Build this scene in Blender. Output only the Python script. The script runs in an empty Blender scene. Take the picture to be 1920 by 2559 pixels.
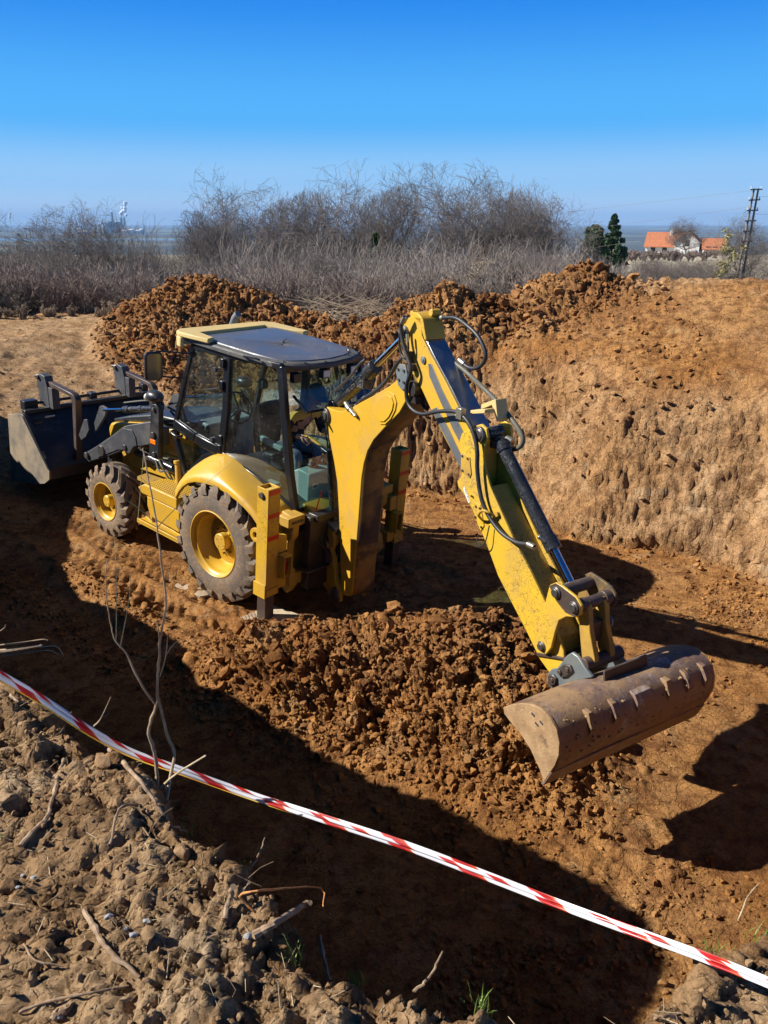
import bpy, bmesh, math, random
import numpy as np
from mathutils import Vector, Matrix, noise as mnoise
R = math.radians
rng = np.random.default_rng(7); random.seed(7)
scene = bpy.context.scene
COL = scene.collection

# ------------------------------------------------------------------ camera
cam = bpy.data.cameras.new('camera'); camo = bpy.data.objects.new('camera', cam); COL.objects.link(camo)
CH = 4.084
camo.location = (0, 0, CH); camo.rotation_euler = (R(90 - 19.84), 0, 0)
cam.sensor_fit = 'VERTICAL'; cam.sensor_height = 36; cam.lens = 36 * 2005 / 2559
cam.clip_start = 0.05; cam.clip_end = 90000
scene.camera = camo

# ------------------------------------------------------------------ world, sun, exposure
SUN_EL, SUN_AZ = 36.6, -88.3            # azimuth of the sun from +Y towards +X
w = bpy.data.worlds.new('World'); scene.world = w; w.use_nodes = True
nt = w.node_tree; bg = nt.nodes['Background']
sky = nt.nodes.new('ShaderNodeTexSky'); sky.sky_type = 'NISHITA'; sky.sun_disc = False
sky.sun_elevation = R(SUN_EL); sky.sun_rotation = R(SUN_AZ); sky.altitude = 200
sky.air_density = 1.0; sky.dust_density = 0.4; sky.ozone_density = 3.0
hs = nt.nodes.new('ShaderNodeHueSaturation'); hs.inputs['Saturation'].default_value = 1.25
hs.inputs['Value'].default_value = 1.0
nt.links.new(sky.outputs[0], hs.inputs['Color'])
tc = nt.nodes.new('ShaderNodeTexCoord'); sx_ = nt.nodes.new('ShaderNodeSeparateXYZ'); nt.links.new(tc.outputs['Generated'], sx_.inputs[0])
rp = nt.nodes.new('ShaderNodeValToRGB'); rp.color_ramp.interpolation = 'EASE'; nt.links.new(sx_.outputs[2], rp.inputs[0])
for i_, (p_, c_) in enumerate(((0.0, (.52, .68, .85)), (.045, (.27, .54, .86)), (.11, (.055, .39, .87)), (.24, (.0, .20, .75)), (.42, (.002, .05, .22)), (1.0, (.001, .012, .05)))):
    e_ = rp.color_ramp.elements[i_] if i_ < 2 else rp.color_ramp.elements.new(p_)  # elevation stops
    e_.position = p_; e_.color = c_ + (1,)
sc_ = nt.nodes.new('ShaderNodeMix'); sc_.data_type = 'RGBA'; sc_.blend_type = 'MULTIPLY'; sc_.inputs[0].default_value = 1; sc_.inputs[7].default_value = (7.8, 7.8, 7.8, 1)
nt.links.new(rp.outputs[0], sc_.inputs[6])
sm_ = nt.nodes.new('ShaderNodeMix'); sm_.data_type = 'RGBA'; sm_.inputs[0].default_value = .97
nt.links.new(hs.outputs[0], sm_.inputs[6]); nt.links.new(sc_.outputs[2], sm_.inputs[7]); nt.links.new(sm_.outputs[2], bg.inputs[0])
bg.inputs[1].default_value = 0.085
sl = bpy.data.lights.new('sun', 'SUN'); sl.energy = 5.0; sl.angle = R(0.5); sl.color = (1.0, .95, .87)
so = bpy.data.objects.new('sun', sl); COL.objects.link(so)
sd = Vector((math.sin(R(SUN_AZ)) * math.cos(R(SUN_EL)), math.cos(R(SUN_AZ)) * math.cos(R(SUN_EL)), math.sin(R(SUN_EL))))
so.rotation_euler = (-sd).to_track_quat('-Z', 'Y').to_euler(); so.location = (-20, 0, 30)
vs = scene.view_settings; vs.view_transform = 'Standard'; vs.look = 'None'; vs.gamma = 1; vs.exposure = 0.80
scene.render.engine = 'CYCLES'
scene.cycles.transparent_max_bounces = 16
scene.cycles.max_bounces = 8; scene.cycles.diffuse_bounces = 1

# ------------------------------------------------------------------ materials
class N:
    def __init__(s, name):
        s.m = bpy.data.materials.new(name); s.m.use_nodes = True; s.t = s.m.node_tree
        s.b = s.t.nodes['Principled BSDF']; s.out = s.t.nodes['Material Output']
        s.co = s.t.nodes.new('ShaderNodeTexCoord').outputs['Object']
    def n(s, ty, **k):
        x = s.t.nodes.new(ty)
        for a, v in k.items(): setattr(x, a, v)
        return x
    def l(s, a, b): s.t.links.new(a, b)
    def noise(s, scale, detail=4, rough=.55, dist=0, vec=None):
        x = s.n('ShaderNodeTexNoise'); x.inputs['Scale'].default_value = scale; x.inputs['Detail'].default_value = detail
        x.inputs['Roughness'].default_value = rough; x.inputs['Distortion'].default_value = dist
        s.l(vec or s.co, x.inputs['Vector']); return x.outputs['Fac']
    def vor(s, scale, feature='F1', vec=None, rnd=1):
        x = s.n('ShaderNodeTexVoronoi', feature=feature); x.inputs['Scale'].default_value = scale
        x.inputs['Randomness'].default_value = rnd
        s.l(vec or s.co, x.inputs['Vector']); return x.outputs['Distance']
    def ramp(s, fac, stops):
        x = s.n('ShaderNodeValToRGB'); e = x.color_ramp.elements
        while len(e) > 1: e.remove(e[-1])
        for i, (p, c) in enumerate(stops):
            q = e[0] if i == 0 else e.new(p)
            q.position = p; q.color = (c if isinstance(c, tuple) else (c, c, c)) + (1,)
        s.l(fac, x.inputs['Fac']); return x.outputs['Color']
    def math(s, op, a, b=None):
        x = s.n('ShaderNodeMath', operation=op)
        for i, v in enumerate((a, b)):
            if v is None: continue
            if isinstance(v, (int, float)): x.inputs[i].default_value = v
            else: s.l(v, x.inputs[i])
        return x.outputs[0]
    def mix(s, fac, a, b, mode='MIX'):
        x = s.n('ShaderNodeMix', data_type='RGBA', blend_type=mode)
        for i, v in ((0, fac), (6, a), (7, b)):
            if isinstance(v, (int, float)): x.inputs[i].default_value = v
            elif isinstance(v, tuple): x.inputs[i].default_value = v + (1,) if len(v) == 3 else v
            else: s.l(v, x.inputs[i])
        return x.outputs[2]
    def map(s, scale, rot=(0, 0, 0)):
        x = s.n('ShaderNodeMapping'); x.inputs['Scale'].default_value = scale; x.inputs['Rotation'].default_value = rot
        s.l(s.co, x.inputs['Vector']); return x.outputs[0]
    def bump(s, h, strength, dist=.01, chain=None):
        x = s.n('ShaderNodeBump'); x.inputs['Strength'].default_value = strength; x.inputs['Distance'].default_value = dist
        s.l(h, x.inputs['Height'])
        if chain is not None: s.l(chain, x.inputs['Normal'])
        return x.outputs[0]
    def base(s, c):
        if isinstance(c, tuple): s.b.inputs['Base Color'].default_value = c + (1,)
        else: s.l(c, s.b.inputs['Base Color'])
    def set(s, **k):
        for a, v in k.items():
            i = s.b.inputs[a.replace('_', ' ')]
            if isinstance(v, (int, float)): i.default_value = v
            else: s.l(v, i)
        return s.m

def paint(name, col, rough=.38, scratch=0.0, dirt=.4, dirtcol=(.27, .17, .085), under=(.035, .032, .03), metal=0, dsc=3, wear=0.0, ssc=5):
    m = N(name)
    d = m.ramp(m.noise(dsc, 9, .68), [(.62 - .34 * dirt, 0.0), (.86 - .28 * dirt, 1.0)])
    tint = m.mix(m.noise(1.3, 3), tuple(c * .88 for c in col), tuple(min(1, c * 1.08) for c in col))
    c = m.mix(m.math('MULTIPLY', d, .25 + .6 * dirt), tint, dirtcol)
    if scratch > 0:
        mask = m.ramp(m.noise(1.7, 3, .6), [(.60 - .22 * scratch, 0.0), (.72 - .15 * scratch, 1.0)])
        tot = None
        for k, (sc, di) in enumerate(((ssc, 2.2), (ssc * 1.9, 1.2), (ssc * .8, 3.5))):
            nn = m.noise(sc, 1.5, .5, di, m.map((1, 1, 1), (k * 1.1, k * .7, k * 2)))
            ln = m.ramp(m.math('ABSOLUTE', m.math('SUBTRACT', nn, .5)), [(0.0, 1.0), (.006 + .003 * k, 0.0)])
            tot = ln if tot is None else m.math('MAXIMUM', tot, ln)
        spots = m.ramp(m.noise(38, 3, .6), [(.66, 0.0), (.70, 1.0)])
        tot = m.math('MULTIPLY', m.math('MAXIMUM', tot, spots), mask)
        c = m.mix(m.math('MULTIPLY', tot, .85), c, under)
    if wear > 0:
        wm = m.ramp(m.noise(2.2, 6, .62, .4), [(.66 - .25 * wear, 0.0), (.72 - .22 * wear, 1.0)])
        c = m.mix(m.math('MULTIPLY', wm, .8), c, under)
    m.base(c)
    rr = m.math('ADD', m.math('MULTIPLY', d, .4), rough)
    h = m.bump(m.noise(30, 4), .12, .004)
    m.set(Roughness=rr, Metallic=metal, Normal=h)
    return m.m

YEL = (.60, .345, .026)
M = {}
M['yellow'] = paint('yellow_paint', YEL, .38, .30, .42)
M['yellow_worn'] = paint('worn_yellow_paint', (.62, .365, .028), .40, .65, .46, ssc=4)
M['yellow_scratched'] = paint('scratched_yellow_paint', (.64, .40, .032), .42, 1.0, .52, ssc=5)
M['yellow_muddy'] = paint('muddy_yellow_paint', (.52, .31, .04), .5, .6, .55, (.13, .085, .045))
M['yellow_faded'] = paint('faded_yellow_paint', (.60, .44, .17), .6, .5, .4, (.35, .27, .15), (.15, .12, .08))
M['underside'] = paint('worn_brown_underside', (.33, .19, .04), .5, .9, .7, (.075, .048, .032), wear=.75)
M['black'] = paint('black_paint', (.022, .024, .028), .34, .35, .35, (.10, .075, .05), (.16, .16, .16))
M['black_satin'] = paint('black_cab_paint', (.012, .013, .016), .28, .1, .15, (.07, .06, .05), (.12, .12, .12))
M['black_worn'] = paint('worn_black_paint', (.016, .018, .022), .26, 1.0, .3, (.12, .09, .06), (.42, .40, .36), ssc=9)
M['arm_grey'] = paint('loader_arm_grey_paint', (.055, .058, .066), .45, .6, .45, (.12, .10, .08), (.16, .15, .14))
M['roof'] = paint('roof_grey_blue_panel', (.085, .095, .125), .34, .5, .5, (.13, .12, .12), (.3, .28, .25), dsc=1.6)
M['roof_lip'] = paint('roof_edge_plastic', (.045, .05, .058), .5, .3, .7, (.15, .13, .10), (.2, .18, .15))
M['dusty'] = paint('dusty_grey_steel', (.075, .075, .075), .6, .5, .95, (.36, .27, .17), (.2, .18, .16))
M['steel'] = paint('polished_slide_steel', (.50, .53, .58), .30, .5, .25, (.16, .13, .1), (.14, .14, .15), metal=1)
M['greyband'] = paint('worn_grey_slide', (.17, .18, .19), .42, .8, .4, (.2, .16, .1), (.07, .07, .07), metal=.4)
M['chrome'] = N('chrome_rod').set(Metallic=1.0, Roughness=.07, Base_Color=0.0) if False else None
c_ = N('chrome_rod'); c_.base((.72, .74, .78)); M['chrome'] = c_.set(Metallic=1.0, Roughness=.09)
M['brown_iron'] = paint('greasy_brown_iron', (.085, .06, .05), .42, .6, .5, (.15, .10, .07), (.25, .22, .2), metal=.3)
M['pin'] = paint('pin_steel', (.13, .12, .11), .4, .3, .4, (.12, .09, .06), metal=.7)
M['hose'] = paint('black_hose_rubber', (.022, .022, .023), .48, 0, .25, (.12, .10, .08))
M['hose_sleeve'] = paint('braided_hose_sleeve', (.10, .095, .07), .55, .5, .4, (.15, .13, .09))
M['fitting'] = paint('zinc_hose_fitting', (.45, .42, .33), .35, .2, .3, metal=.8)
M['plastic'] = paint('grey_cab_plastic', (.33, .38, .36), .5, 0, .3, (.22, .22, .18))
M['dash'] = paint('dark_dash_plastic', (.03, .032, .035), .5, 0, .3, (.08, .07, .06))
M['seat'] = paint('black_seat_vinyl', (.016, .017, .019), .5, .1, .3, (.08, .07, .06))
M['red'] = paint('red_reflective_stripe', (.60, .028, .012), .4, .2, .3)
M['redglass'] = paint('red_tail_lens', (.30, .01, .008), .2, 0, .2)
M['amber'] = paint('amber_reflector', (.95, .20, .01), .25, 0, .1)
M['lamp'] = paint('pale_lamp_lens', (.75, .72, .60), .15, 0, .1)
M['white'] = paint('white_sticker', (.75, .75, .70), .5, .4, .2)
M['grease'] = paint('greasy_dark_metal', (.03, .026, .022), .35, .3, .6, (.10, .07, .045))
M['bluepaint'] = paint('blue_rod_sleeve', (.03, .16, .65), .3, .1, .1)

def glass(name, tint, refl):
    m = N(name); t = m.n('ShaderNodeBsdfTransparent'); t.inputs[0].default_value = tint + (1,)
    g = m.n('ShaderNodeBsdfGlossy'); g.inputs['Roughness'].default_value = .015; g.inputs[0].default_value = (.9, .95, 1, 1)
    dd = m.n('ShaderNodeBsdfDiffuse'); dd.inputs[0].default_value = (.40, .36, .30, 1)
    lw = m.n('ShaderNodeLayerWeight')
    f = m.math('MINIMUM', m.math('ADD', m.math('MULTIPLY', m.math('POWER', lw.outputs['Facing'], 3.0), .9), .09 * refl), 1.0)
    mx = m.n('ShaderNodeMixShader'); m.l(f, mx.inputs[0]); m.l(t.outputs[0], mx.inputs[1]); m.l(g.outputs[0], mx.inputs[2])
    dm = m.ramp(m.noise(2.5, 8, .7), [(.45, .004 * refl), (.8, .05 * refl)])
    sp = m.ramp(m.noise(70, 2), [(.68, 0.0), (.72, .5)])
    mx2 = m.n('ShaderNodeMixShader'); m.l(m.math('MAXIMUM', dm, sp), mx2.inputs[0]); m.l(mx.outputs[0], mx2.inputs[1]); m.l(dd.outputs[0], mx2.inputs[2])
    m.l(mx2.outputs[0], m.out.inputs[0]); return m.m
M['glass'] = glass('tinted_cab_glass', (.58, .78, .76), 1.3)
M['glass_door'] = glass('dusty_door_glass', (.66, .78, .82), 2.4)
M['mirror'] = N('mirror_glass'); M['mirror'].base((.16, .20, .19)); M['mirror'] = M['mirror'].set(Metallic=.6, Roughness=.08)

def tyre_mat(name, mud, mudcol):
    m = N(name)
    a = m.ramp(m.noise(3.0, 8, .7), [(.60 - .35 * mud, 0.0), (.74 - .2 * mud, 1.0)])
    sp = m.ramp(m.noise(26, 4, .6), [(.50, 0.0), (.60, 1.0)])
    f = m.math('MULTIPLY', a, m.math('ADD', m.math('MULTIPLY', sp, .5), .5))
    m.base(m.mix(f, m.mix(m.noise(9, 3), (.055, .058, .062), (.095, .095, .095)), mudcol))
    m.set(Roughness=.8, Normal=m.bump(m.noise(45, 5, .65), .35, .01)); return m.m
M['tyre_rear'] = tyre_mat('rear_tyre_rubber', .92, (.27, .17, .09))
M['tyre_front'] = tyre_mat('front_tyre_rubber', 1.1, (.30, .19, .10))

def soil(name):
    m = N(name)
    at = m.n('ShaderNodeAttribute', attribute_name='dry').outputs['Fac']
    at2 = m.n('ShaderNodeAttribute', attribute_name='smooth').outputs['Fac']
    n1 = m.noise(.9, 7, .65); n2 = m.noise(5.5, 10, .72); n3 = m.noise(45, 8, .75); n4 = m.noise(2.2, 9, .7)
    wet = m.mix(m.ramp(n1, [(.38, 0.0), (.62, 1.0)]), (.35, .155, .045), (.50, .25, .085))
    wet = m.mix(m.ramp(n2, [(.42, 1.0), (.54, 0.0)]), wet, (.24, .105, .036))
    wet = m.mix(m.ramp(n4, [(.56, 0.0), (.64, .55)]), wet, (.52, .32, .15))
    dry = m.mix(m.ramp(m.noise(1.4, 7, .65), [(.38, 0.0), (.6, 1.0)]), (.45, .285, .15), (.62, .425, .245))
    dry = m.mix(m.ramp(n2, [(.40, 1.0), (.52, 0.0)]), dry, (.31, .19, .095))
    dry = m.mix(m.ramp(n4, [(.58, 0.0), (.66, .5)]), dry, (.58, .47, .33))
    at = m.math('ADD', at, m.math('MULTIPLY', m.math('SUBTRACT', m.noise(.8, 5), .5), .7))
    at = m.ramp(at, [(0.0, 0.0), (1.0, 1.0)])
    c = m.mix(at, wet, dry)
    c = m.mix(1.0, c, m.ramp(n3, [(.34, .62), (.5, 1.0), (.68, 1.22)]), 'MULTIPLY')  # grain hollows darkened, crests lightened: fine crack shading put into the colour
    c = m.mix(m.n('ShaderNodeAttribute', attribute_name='moist').outputs['Fac'], c, m.mix(1.0, c, (.66, .58, .54), 'MULTIPLY'))
    m.base(c)
    wv = m.n('ShaderNodeVectorMath', operation='ADD'); m.l(m.co, wv.inputs[0]); ns = m.n('ShaderNodeTexNoise'); ns.inputs['Scale'].default_value = 6; ns.inputs['Detail'].default_value = 5; m.l(m.co, ns.inputs['Vector'])
    sc_v = m.n('ShaderNodeVectorMath', operation='SCALE'); sc_v.inputs['Scale'].default_value = .12; m.l(ns.outputs['Color'], sc_v.inputs[0]); m.l(sc_v.outputs[0], wv.inputs[1])
    ck = m.ramp(m.vor(7, 'DISTANCE_TO_EDGE', wv.outputs[0]), [(0.0, 0.0), (.05, 1.0)])
    ck2 = m.ramp(m.vor(26, 'DISTANCE_TO_EDGE', wv.outputs[0]), [(0.0, 0.0), (.10, 1.0)])
    keep = m.math('SUBTRACT', 1.0, m.math('MULTIPLY', at2, .85))
    b = m.bump(m.math('MULTIPLY', m.noise(7, 10, .74), keep), .8, .05 if name == 'clay_soil' else .03)
    b = m.bump(m.math('MULTIPLY', m.noise(24, 9, .8), m.math('ADD', m.math('MULTIPLY', keep, .6), .4)), .85, .022, b)
    if name == 'clay_soil':
        b = m.bump(ck, .8, .022, b); b = m.bump(ck2, .7, .010, b)
    b = m.bump(n3, .9, .010, b)
    m.set(Roughness=.95, Specular_IOR_Level=.12, Normal=b); return m.m
M['soil'] = soil('clay_soil')
M['clod'] = soil('clay_clod')

def bark(name, a, b, sc=20):
    m = N(name); m.base(m.mix(m.ramp(m.noise(sc, 4), [(.35, 0.0), (.65, 1.0)]), a, b))
    m.set(Roughness=.85, Normal=m.bump(m.noise(sc * 4, 4), .4, .004)); return m.m
M['bark'] = bark('grey_brown_bark', (.12, .098, .085), (.23, .195, .17), 1.5)
M['twig'] = bark('pale_twigs', (.20, .165, .135), (.36, .31, .27), .5)
M['twig_red'] = bark('reddish_twigs', (.19, .14, .12), (.31, .24, .20), .4)
M['twig_tan'] = bark('tan_twigs', (.24, .18, .12), (.36, .28, .20), .5)
M['stick'] = bark('dry_stick_bark', (.17, .10, .055), (.38, .27, .17), 26)
M['sapling'] = bark('sapling_bark', (.26, .16, .09), (.50, .37, .22), 14)
M['sapling_tip'] = bark('green_sapling_shoot', (.34, .32, .13), (.48, .42, .24), 30)
M['straw'] = bark('dry_straw', (.42, .31, .18), (.60, .48, .30), 30)
M['root_orange'] = bark('orange_root', (.50, .17, .04), (.62, .28, .09), 40)
M['leaf_brown'] = bark('dry_leaves', (.36, .25, .15), (.52, .40, .27), 3)
M['leaf_olive'] = bark('yellow_green_leaves', (.26, .24, .08), (.40, .35, .14), 3)
M['needle'] = bark('dark_green_needles', (.022, .060, .022), (.060, .115, .045), .8)
M['needle2'] = bark('light_green_needles', (.03, .07, .012), (.07, .12, .025), 2)
M['grass'] = bark('fresh_grass', (.12, .24, .03), (.30, .42, .10), 30)
M['pebble'] = bark('grey_pebble', (.20, .21, .22), (.36, .36, .36), 30)
M['board'] = bark('weathered_board', (.28, .19, .12), (.46, .36, .25), 12)
M['concrete'] = bark('pale_board', (.42, .34, .22), (.58, .48, .32), 12)
M['skin'] = bark('skin', (.46, .23, .15), (.56, .30, .20), 6)
M['jacket'] = bark('yellow_jacket_cloth', (.58, .36, .06), (.70, .45, .09), 6)
M['jacket_dark'] = bark('black_jacket_cloth', (.012, .012, .014), (.022, .022, .024), 6)
M['jeans'] = bark('grey_work_trousers', (.09, .115, .15), (.16, .19, .23), 8)
M['cap'] = bark('grey_green_cap', (.10, .14, .12), (.14, .18, .15), 8)
M['eye'] = bark('dark_eye', (.01, .01, .01), (.02, .02, .02))
M['housewall'] = bark('white_house_wall', (.70, .68, .64), (.78, .76, .72), 1)
M['rooftile'] = bark('orange_roof_tiles', (.36, .12, .05), (.50, .19, .09), 3)
M['darkwin'] = bark('dark_window_pane', (.03, .03, .04), (.05, .05, .06))
M['pole'] = bark('grey_wood_pole', (.15, .13, .11), (.24, .21, .18), 3)
M['plant'] = bark('power_station_cladding', (.07, .09, .13), (.11, .14, .19), .01)
M['plantlight'] = bark('pale_far_buildings', (.6, .6, .6), (.8, .8, .8), .01)
s_ = N('steam'); s_.base((.95, .95, .95)); M['steam'] = s_.set(Roughness=1.0)

def hill_mat():
    m = N('hillside_winter_ground')
    c = m.mix(m.ramp(m.noise(.08, 6), [(.4, 0.0), (.6, 1.0)]), (.17, .13, .085), (.26, .215, .13))
    c = m.mix(m.ramp(m.noise(.6, 6), [(.45, 0.0), (.7, .7)]), c, (.16, .17, .07))
    at = m.n('ShaderNodeAttribute', attribute_name='meadow').outputs['Fac']
    md = m.mix(m.ramp(m.noise(.25, 6, .65), [(.35, 0.0), (.65, 1.0)]), (.34, .29, .20), (.48, .42, .31))
    md = m.mix(m.ramp(m.noise(.1, 3), [(.55, 0.0), (.7, .5)]), md, (.22, .25, .10))
    m.base(m.mix(at, c, md)); m.set(Roughness=1.0, Normal=m.bump(m.noise(3, 8, .7), .8, .2)); return m.m
M['hill'] = hill_mat()
def plain_mat():
    m = N('valley_fields_and_woods')
    v = m.n('ShaderNodeTexVoronoi'); v.inputs['Scale'].default_value = .0016; m.l(m.map((1, .45, 1)), v.inputs['Vector'])
    f = m.ramp(v.outputs['Color'], [(0.0, (.035, .05, .045)), (.35, (.05, .06, .05)), (.55, (.10, .11, .07)), (.8, (.13, .15, .10)), (1.0, (.06, .08, .05))])
    wd = m.ramp(m.noise(.0006, 6, .6, 0, m.map((.5, 1.6, 1))), [(.46, 0.0), (.54, 1.0)])
    m.base(m.mix(wd, f, (.035, .04, .04))); m.set(Roughness=1.0); return m.m
M['plain'] = plain_mat()
wt = N('river_water'); wt.base((.13, .20, .28)); M['water'] = wt.set(Roughness=.25)

def bucket_mat():
    m = N('rusty_bucket_steel')
    base = m.mix(m.ramp(m.noise(2.2, 7, .65), [(.35, 0.0), (.65, 1.0)]), (.15, .092, .072), (.26, .175, .135))
    st = m.noise(6, 6, .7, .3, m.map((1, 1, 1)))
    c = m.mix(m.ramp(st, [(.54, 0.0), (.68, .8)]), base, (.30, .215, .15))
    wh = m.math('MULTIPLY', m.ramp(m.noise(16, 6, .75), [(.52, 0.0), (.60, 1.0)]), m.ramp(m.noise(1.9, 3), [(.5, 0.0), (.6, 1.0)]))
    c = m.mix(m.math('MULTIPLY', wh, .7), c, (.40, .42, .43))
    md = m.ramp(m.noise(3.0, 9, .75), [(.44, 0.0), (.53, 1.0)])
    c = m.mix(m.math('MULTIPLY', md, .8), c, (.31, .19, .09))
    c = m.mix(m.ramp(m.noise(14, 8, .8), [(.56, 0.0), (.62, .7)]), c, (.07, .045, .035))
    m.base(c)
    m.set(Roughness=m.math('ADD', m.math('MULTIPLY', md, .3), .42), Metallic=.15, Normal=m.bump(m.noise(26, 8, .78), .7, .010)); return m.m
M['bucket'] = bucket_mat()
def mud_mat():
    m = N('dry_mud_on_steel')
    c = m.mix(m.ramp(m.noise(9, 7, .7), [(.35, 0.0), (.65, 1.0)]), (.26, .155, .075), (.42, .27, .14))
    c = m.mix(m.ramp(m.noise(4, 5, .6), [(.60, 0.0), (.66, .8)]), c, (.14, .08, .05))
    m.base(c); m.set(Roughness=.95, Normal=m.bump(m.noise(60, 6, .7), .6, .01)); return m.m
M['mud'] = mud_mat()
M['hinge'] = paint('chipped_grey_steel', (.17, .20, .21), .4, 1.0, .4, (.28, .2, .12), (.5, .5, .48), metal=.3, ssc=9)

def tape_mat():
    m = N('red_white_barrier_tape')
    uv = m.n('ShaderNodeUVMap', uv_map='uv').outputs[0]
    sp = m.n('ShaderNodeSeparateXYZ'); m.l(uv, sp.inputs[0])
    t = m.math('ADD', sp.outputs[0], m.math('MULTIPLY', sp.outputs[1], .34))
    fr = m.math('FRACT', t)
    k = m.ramp(fr, [(0.0, (.62, .025, .018)), (.20, (.42, .015, .02)), (.32, (.66, .09, .02)), (.34, (.78, .78, .80)), (.97, (.74, .74, .78)), (1.0, (.62, .025, .018))])
    m.base(k); tr = m.n('ShaderNodeBsdfTranslucent'); m.l(k, tr.inputs[0])
    mx = m.n('ShaderNodeMixShader'); mx.inputs[0].default_value = .3; m.l(m.b.outputs[0], mx.inputs[1]); m.l(tr.outputs[0], mx.inputs[2])
    m.l(mx.outputs[0], m.out.inputs[0]); m.set(Roughness=.25); return m.m
M['tape'] = tape_mat()
M['tape_edge'] = bark('tape_backlit_yellow', (.62, .42, .03), (.72, .30, .02), 9)  # yellow of light shining through the folded film, put into the colour

# ------------------------------------------------------------------ mesh helpers
def smooth_path(pts, k=6):
    P = [np.array(p, float) for p in pts]
    if len(P) < 3: return P
    P = [2 * P[0] - P[1]] + P + [2 * P[-1] - P[-2]]; out = []
    for i in range(1, len(P) - 2):
        p0, p1, p2, p3 = P[i - 1:i + 3]
        for j in range(k):
            t = j / k
            out.append(.5 * ((2 * p1) + (-p0 + p2) * t + (2 * p0 - 5 * p1 + 4 * p2 - p3) * t * t + (-p0 + 3 * p1 - 3 * p2 + p3) * t ** 3))
    out.append(P[-2]); return out
class MB:
    def __init__(s): s.v = []; s.f = []
    def add(s, V, F):
        o = len(s.v); s.v += [tuple(map(float, v)) for v in V]; s.f += [tuple(i + o for i in f) for f in F]; return s
    def box(s, x0, x1, y0, y1, z0, z1, M_=None):
        V = [(x, y, z) for x in (x0, x1) for y in (y0, y1) for z in (z0, z1)]
        if M_ is not None: V = [M_ @ Vector(v) for v in V]
        return s.add(V, [(0, 1, 3, 2), (4, 6, 7, 5), (0, 4, 5, 1), (2, 3, 7, 6), (0, 2, 6, 4), (1, 5, 7, 3)])
    def bar(s, p0, p1, w_, h_, up=(0, 0, 1)):
        p0 = Vector(p0); p1 = Vector(p1); d = (p1 - p0); L = d.length; d.normalize()
        sx = d.cross(Vector(up)); sx = sx.normalized() if sx.length > 1e-4 else Vector((1, 0, 0)); sz = sx.cross(d)
        M_ = Matrix((sx, d, sz)).transposed().to_4x4(); M_.translation = p0
        return s.box(-w_ / 2, w_ / 2, 0, L, -h_ / 2, h_ / 2, M_)
    def prism(s, poly, axis, a, b):
        n = len(poly)
        f = {'x': lambda p, t: (t, p[0], p[1]), 'y': lambda p, t: (p[0], t, p[1]), 'z': lambda p, t: (p[0], p[1], t)}[axis]
        V = [f(p, a) for p in poly] + [f(p, b) for p in poly]
        return s.add(V, [tuple(range(n)), tuple(range(2 * n - 1, n - 1, -1))] + [(i, i + n, (i + 1) % n + n, (i + 1) % n) for i in range(n)])
    def path(s, pts, r, n=8, k=0, caps=True):
        P = smooth_path(pts, k) if k else [np.array(p, float) for p in pts]
        m = len(P); rr = r if hasattr(r, '__len__') else [r] * m
        if len(rr) != m: rr = np.interp(np.linspace(0, 1, m), np.linspace(0, 1, len(rr)), rr)
        V = []; nrm = None
        for i in range(m):
            t = P[min(i + 1, m - 1)] - P[max(i - 1, 0)]; t = t / (np.linalg.norm(t) + 1e-9)
            if nrm is None:
                a = np.array([0, 0, 1.]) if abs(t[2]) < .9 else np.array([1., 0, 0]); nrm = np.cross(t, a)
            nrm = nrm - t * (nrm @ t); nrm /= np.linalg.norm(nrm) + 1e-9; b = np.cross(t, nrm)
            for j in range(n):
                an = 2 * math.pi * j / n; V.append(P[i] + rr[i] * (nrm * math.cos(an) + b * math.sin(an)))
        F = [(i * n + j, i * n + (j + 1) % n, (i + 1) * n + (j + 1) % n, (i + 1) * n + j) for i in range(m - 1) for j in range(n)]
        if caps: F += [tuple(range(n))[::-1], tuple((m - 1) * n + j for j in range(n))]
        return s.add(V, F)
    def cyl(s, p0, p1, r, r1=None, n=20): return s.path([p0, p1], [r, r if r1 is None else r1], n)
    def lathe(s, prof, c, ax='y', n=40, a0=0, a1=2 * math.pi):
        V = []; full = abs(a1 - a0 - 2 * math.pi) < 1e-6; m = n if full else n + 1
        for r_, h_ in prof:
            for j in range(m):
                an = a0 + (a1 - a0) * j / n; p = {'y': (r_ * math.cos(an), h_, r_ * math.sin(an)), 'z': (r_ * math.cos(an), r_ * math.sin(an), h_), 'x': (h_, r_ * math.cos(an), r_ * math.sin(an))}[ax]
                V.append((c[0] + p[0], c[1] + p[1], c[2] + p[2]))
        F = [(i * m + j, i * m + (j + 1) % m, (i + 1) * m + (j + 1) % m, (i + 1) * m + j) for i in range(len(prof) - 1) for j in range(n)]
        return s.add(V, F)
    def grid(s, rows):
        m = len(rows); n = len(rows[0]); V = [p for r_ in rows for p in r_]
        return s.add(V, [(i * n + j, i * n + j + 1, (i + 1) * n + j + 1, (i + 1) * n + j) for i in range(m - 1) for j in range(n - 1)])
    def ball(s, c, r, sub=2, sc=(1, 1, 1)):
        bm = bmesh.new(); bmesh.ops.create_icosphere(bm, subdivisions=sub, radius=1)
        V = [(c[0] + v.co.x * r * sc[0], c[1] + v.co.y * r * sc[1], c[2] + v.co.z * r * sc[2]) for v in bm.verts]
        F = [tuple(v.index for v in f.verts) for f in bm.faces]; bm.free(); return s.add(V, F)
def link(name, me, parent=None, mat=None):
    if mat is not None: me.materials.append(mat)
    o = bpy.data.objects.new(name, me); COL.objects.link(o)
    if parent is not None: o.parent = parent
    return o
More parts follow.
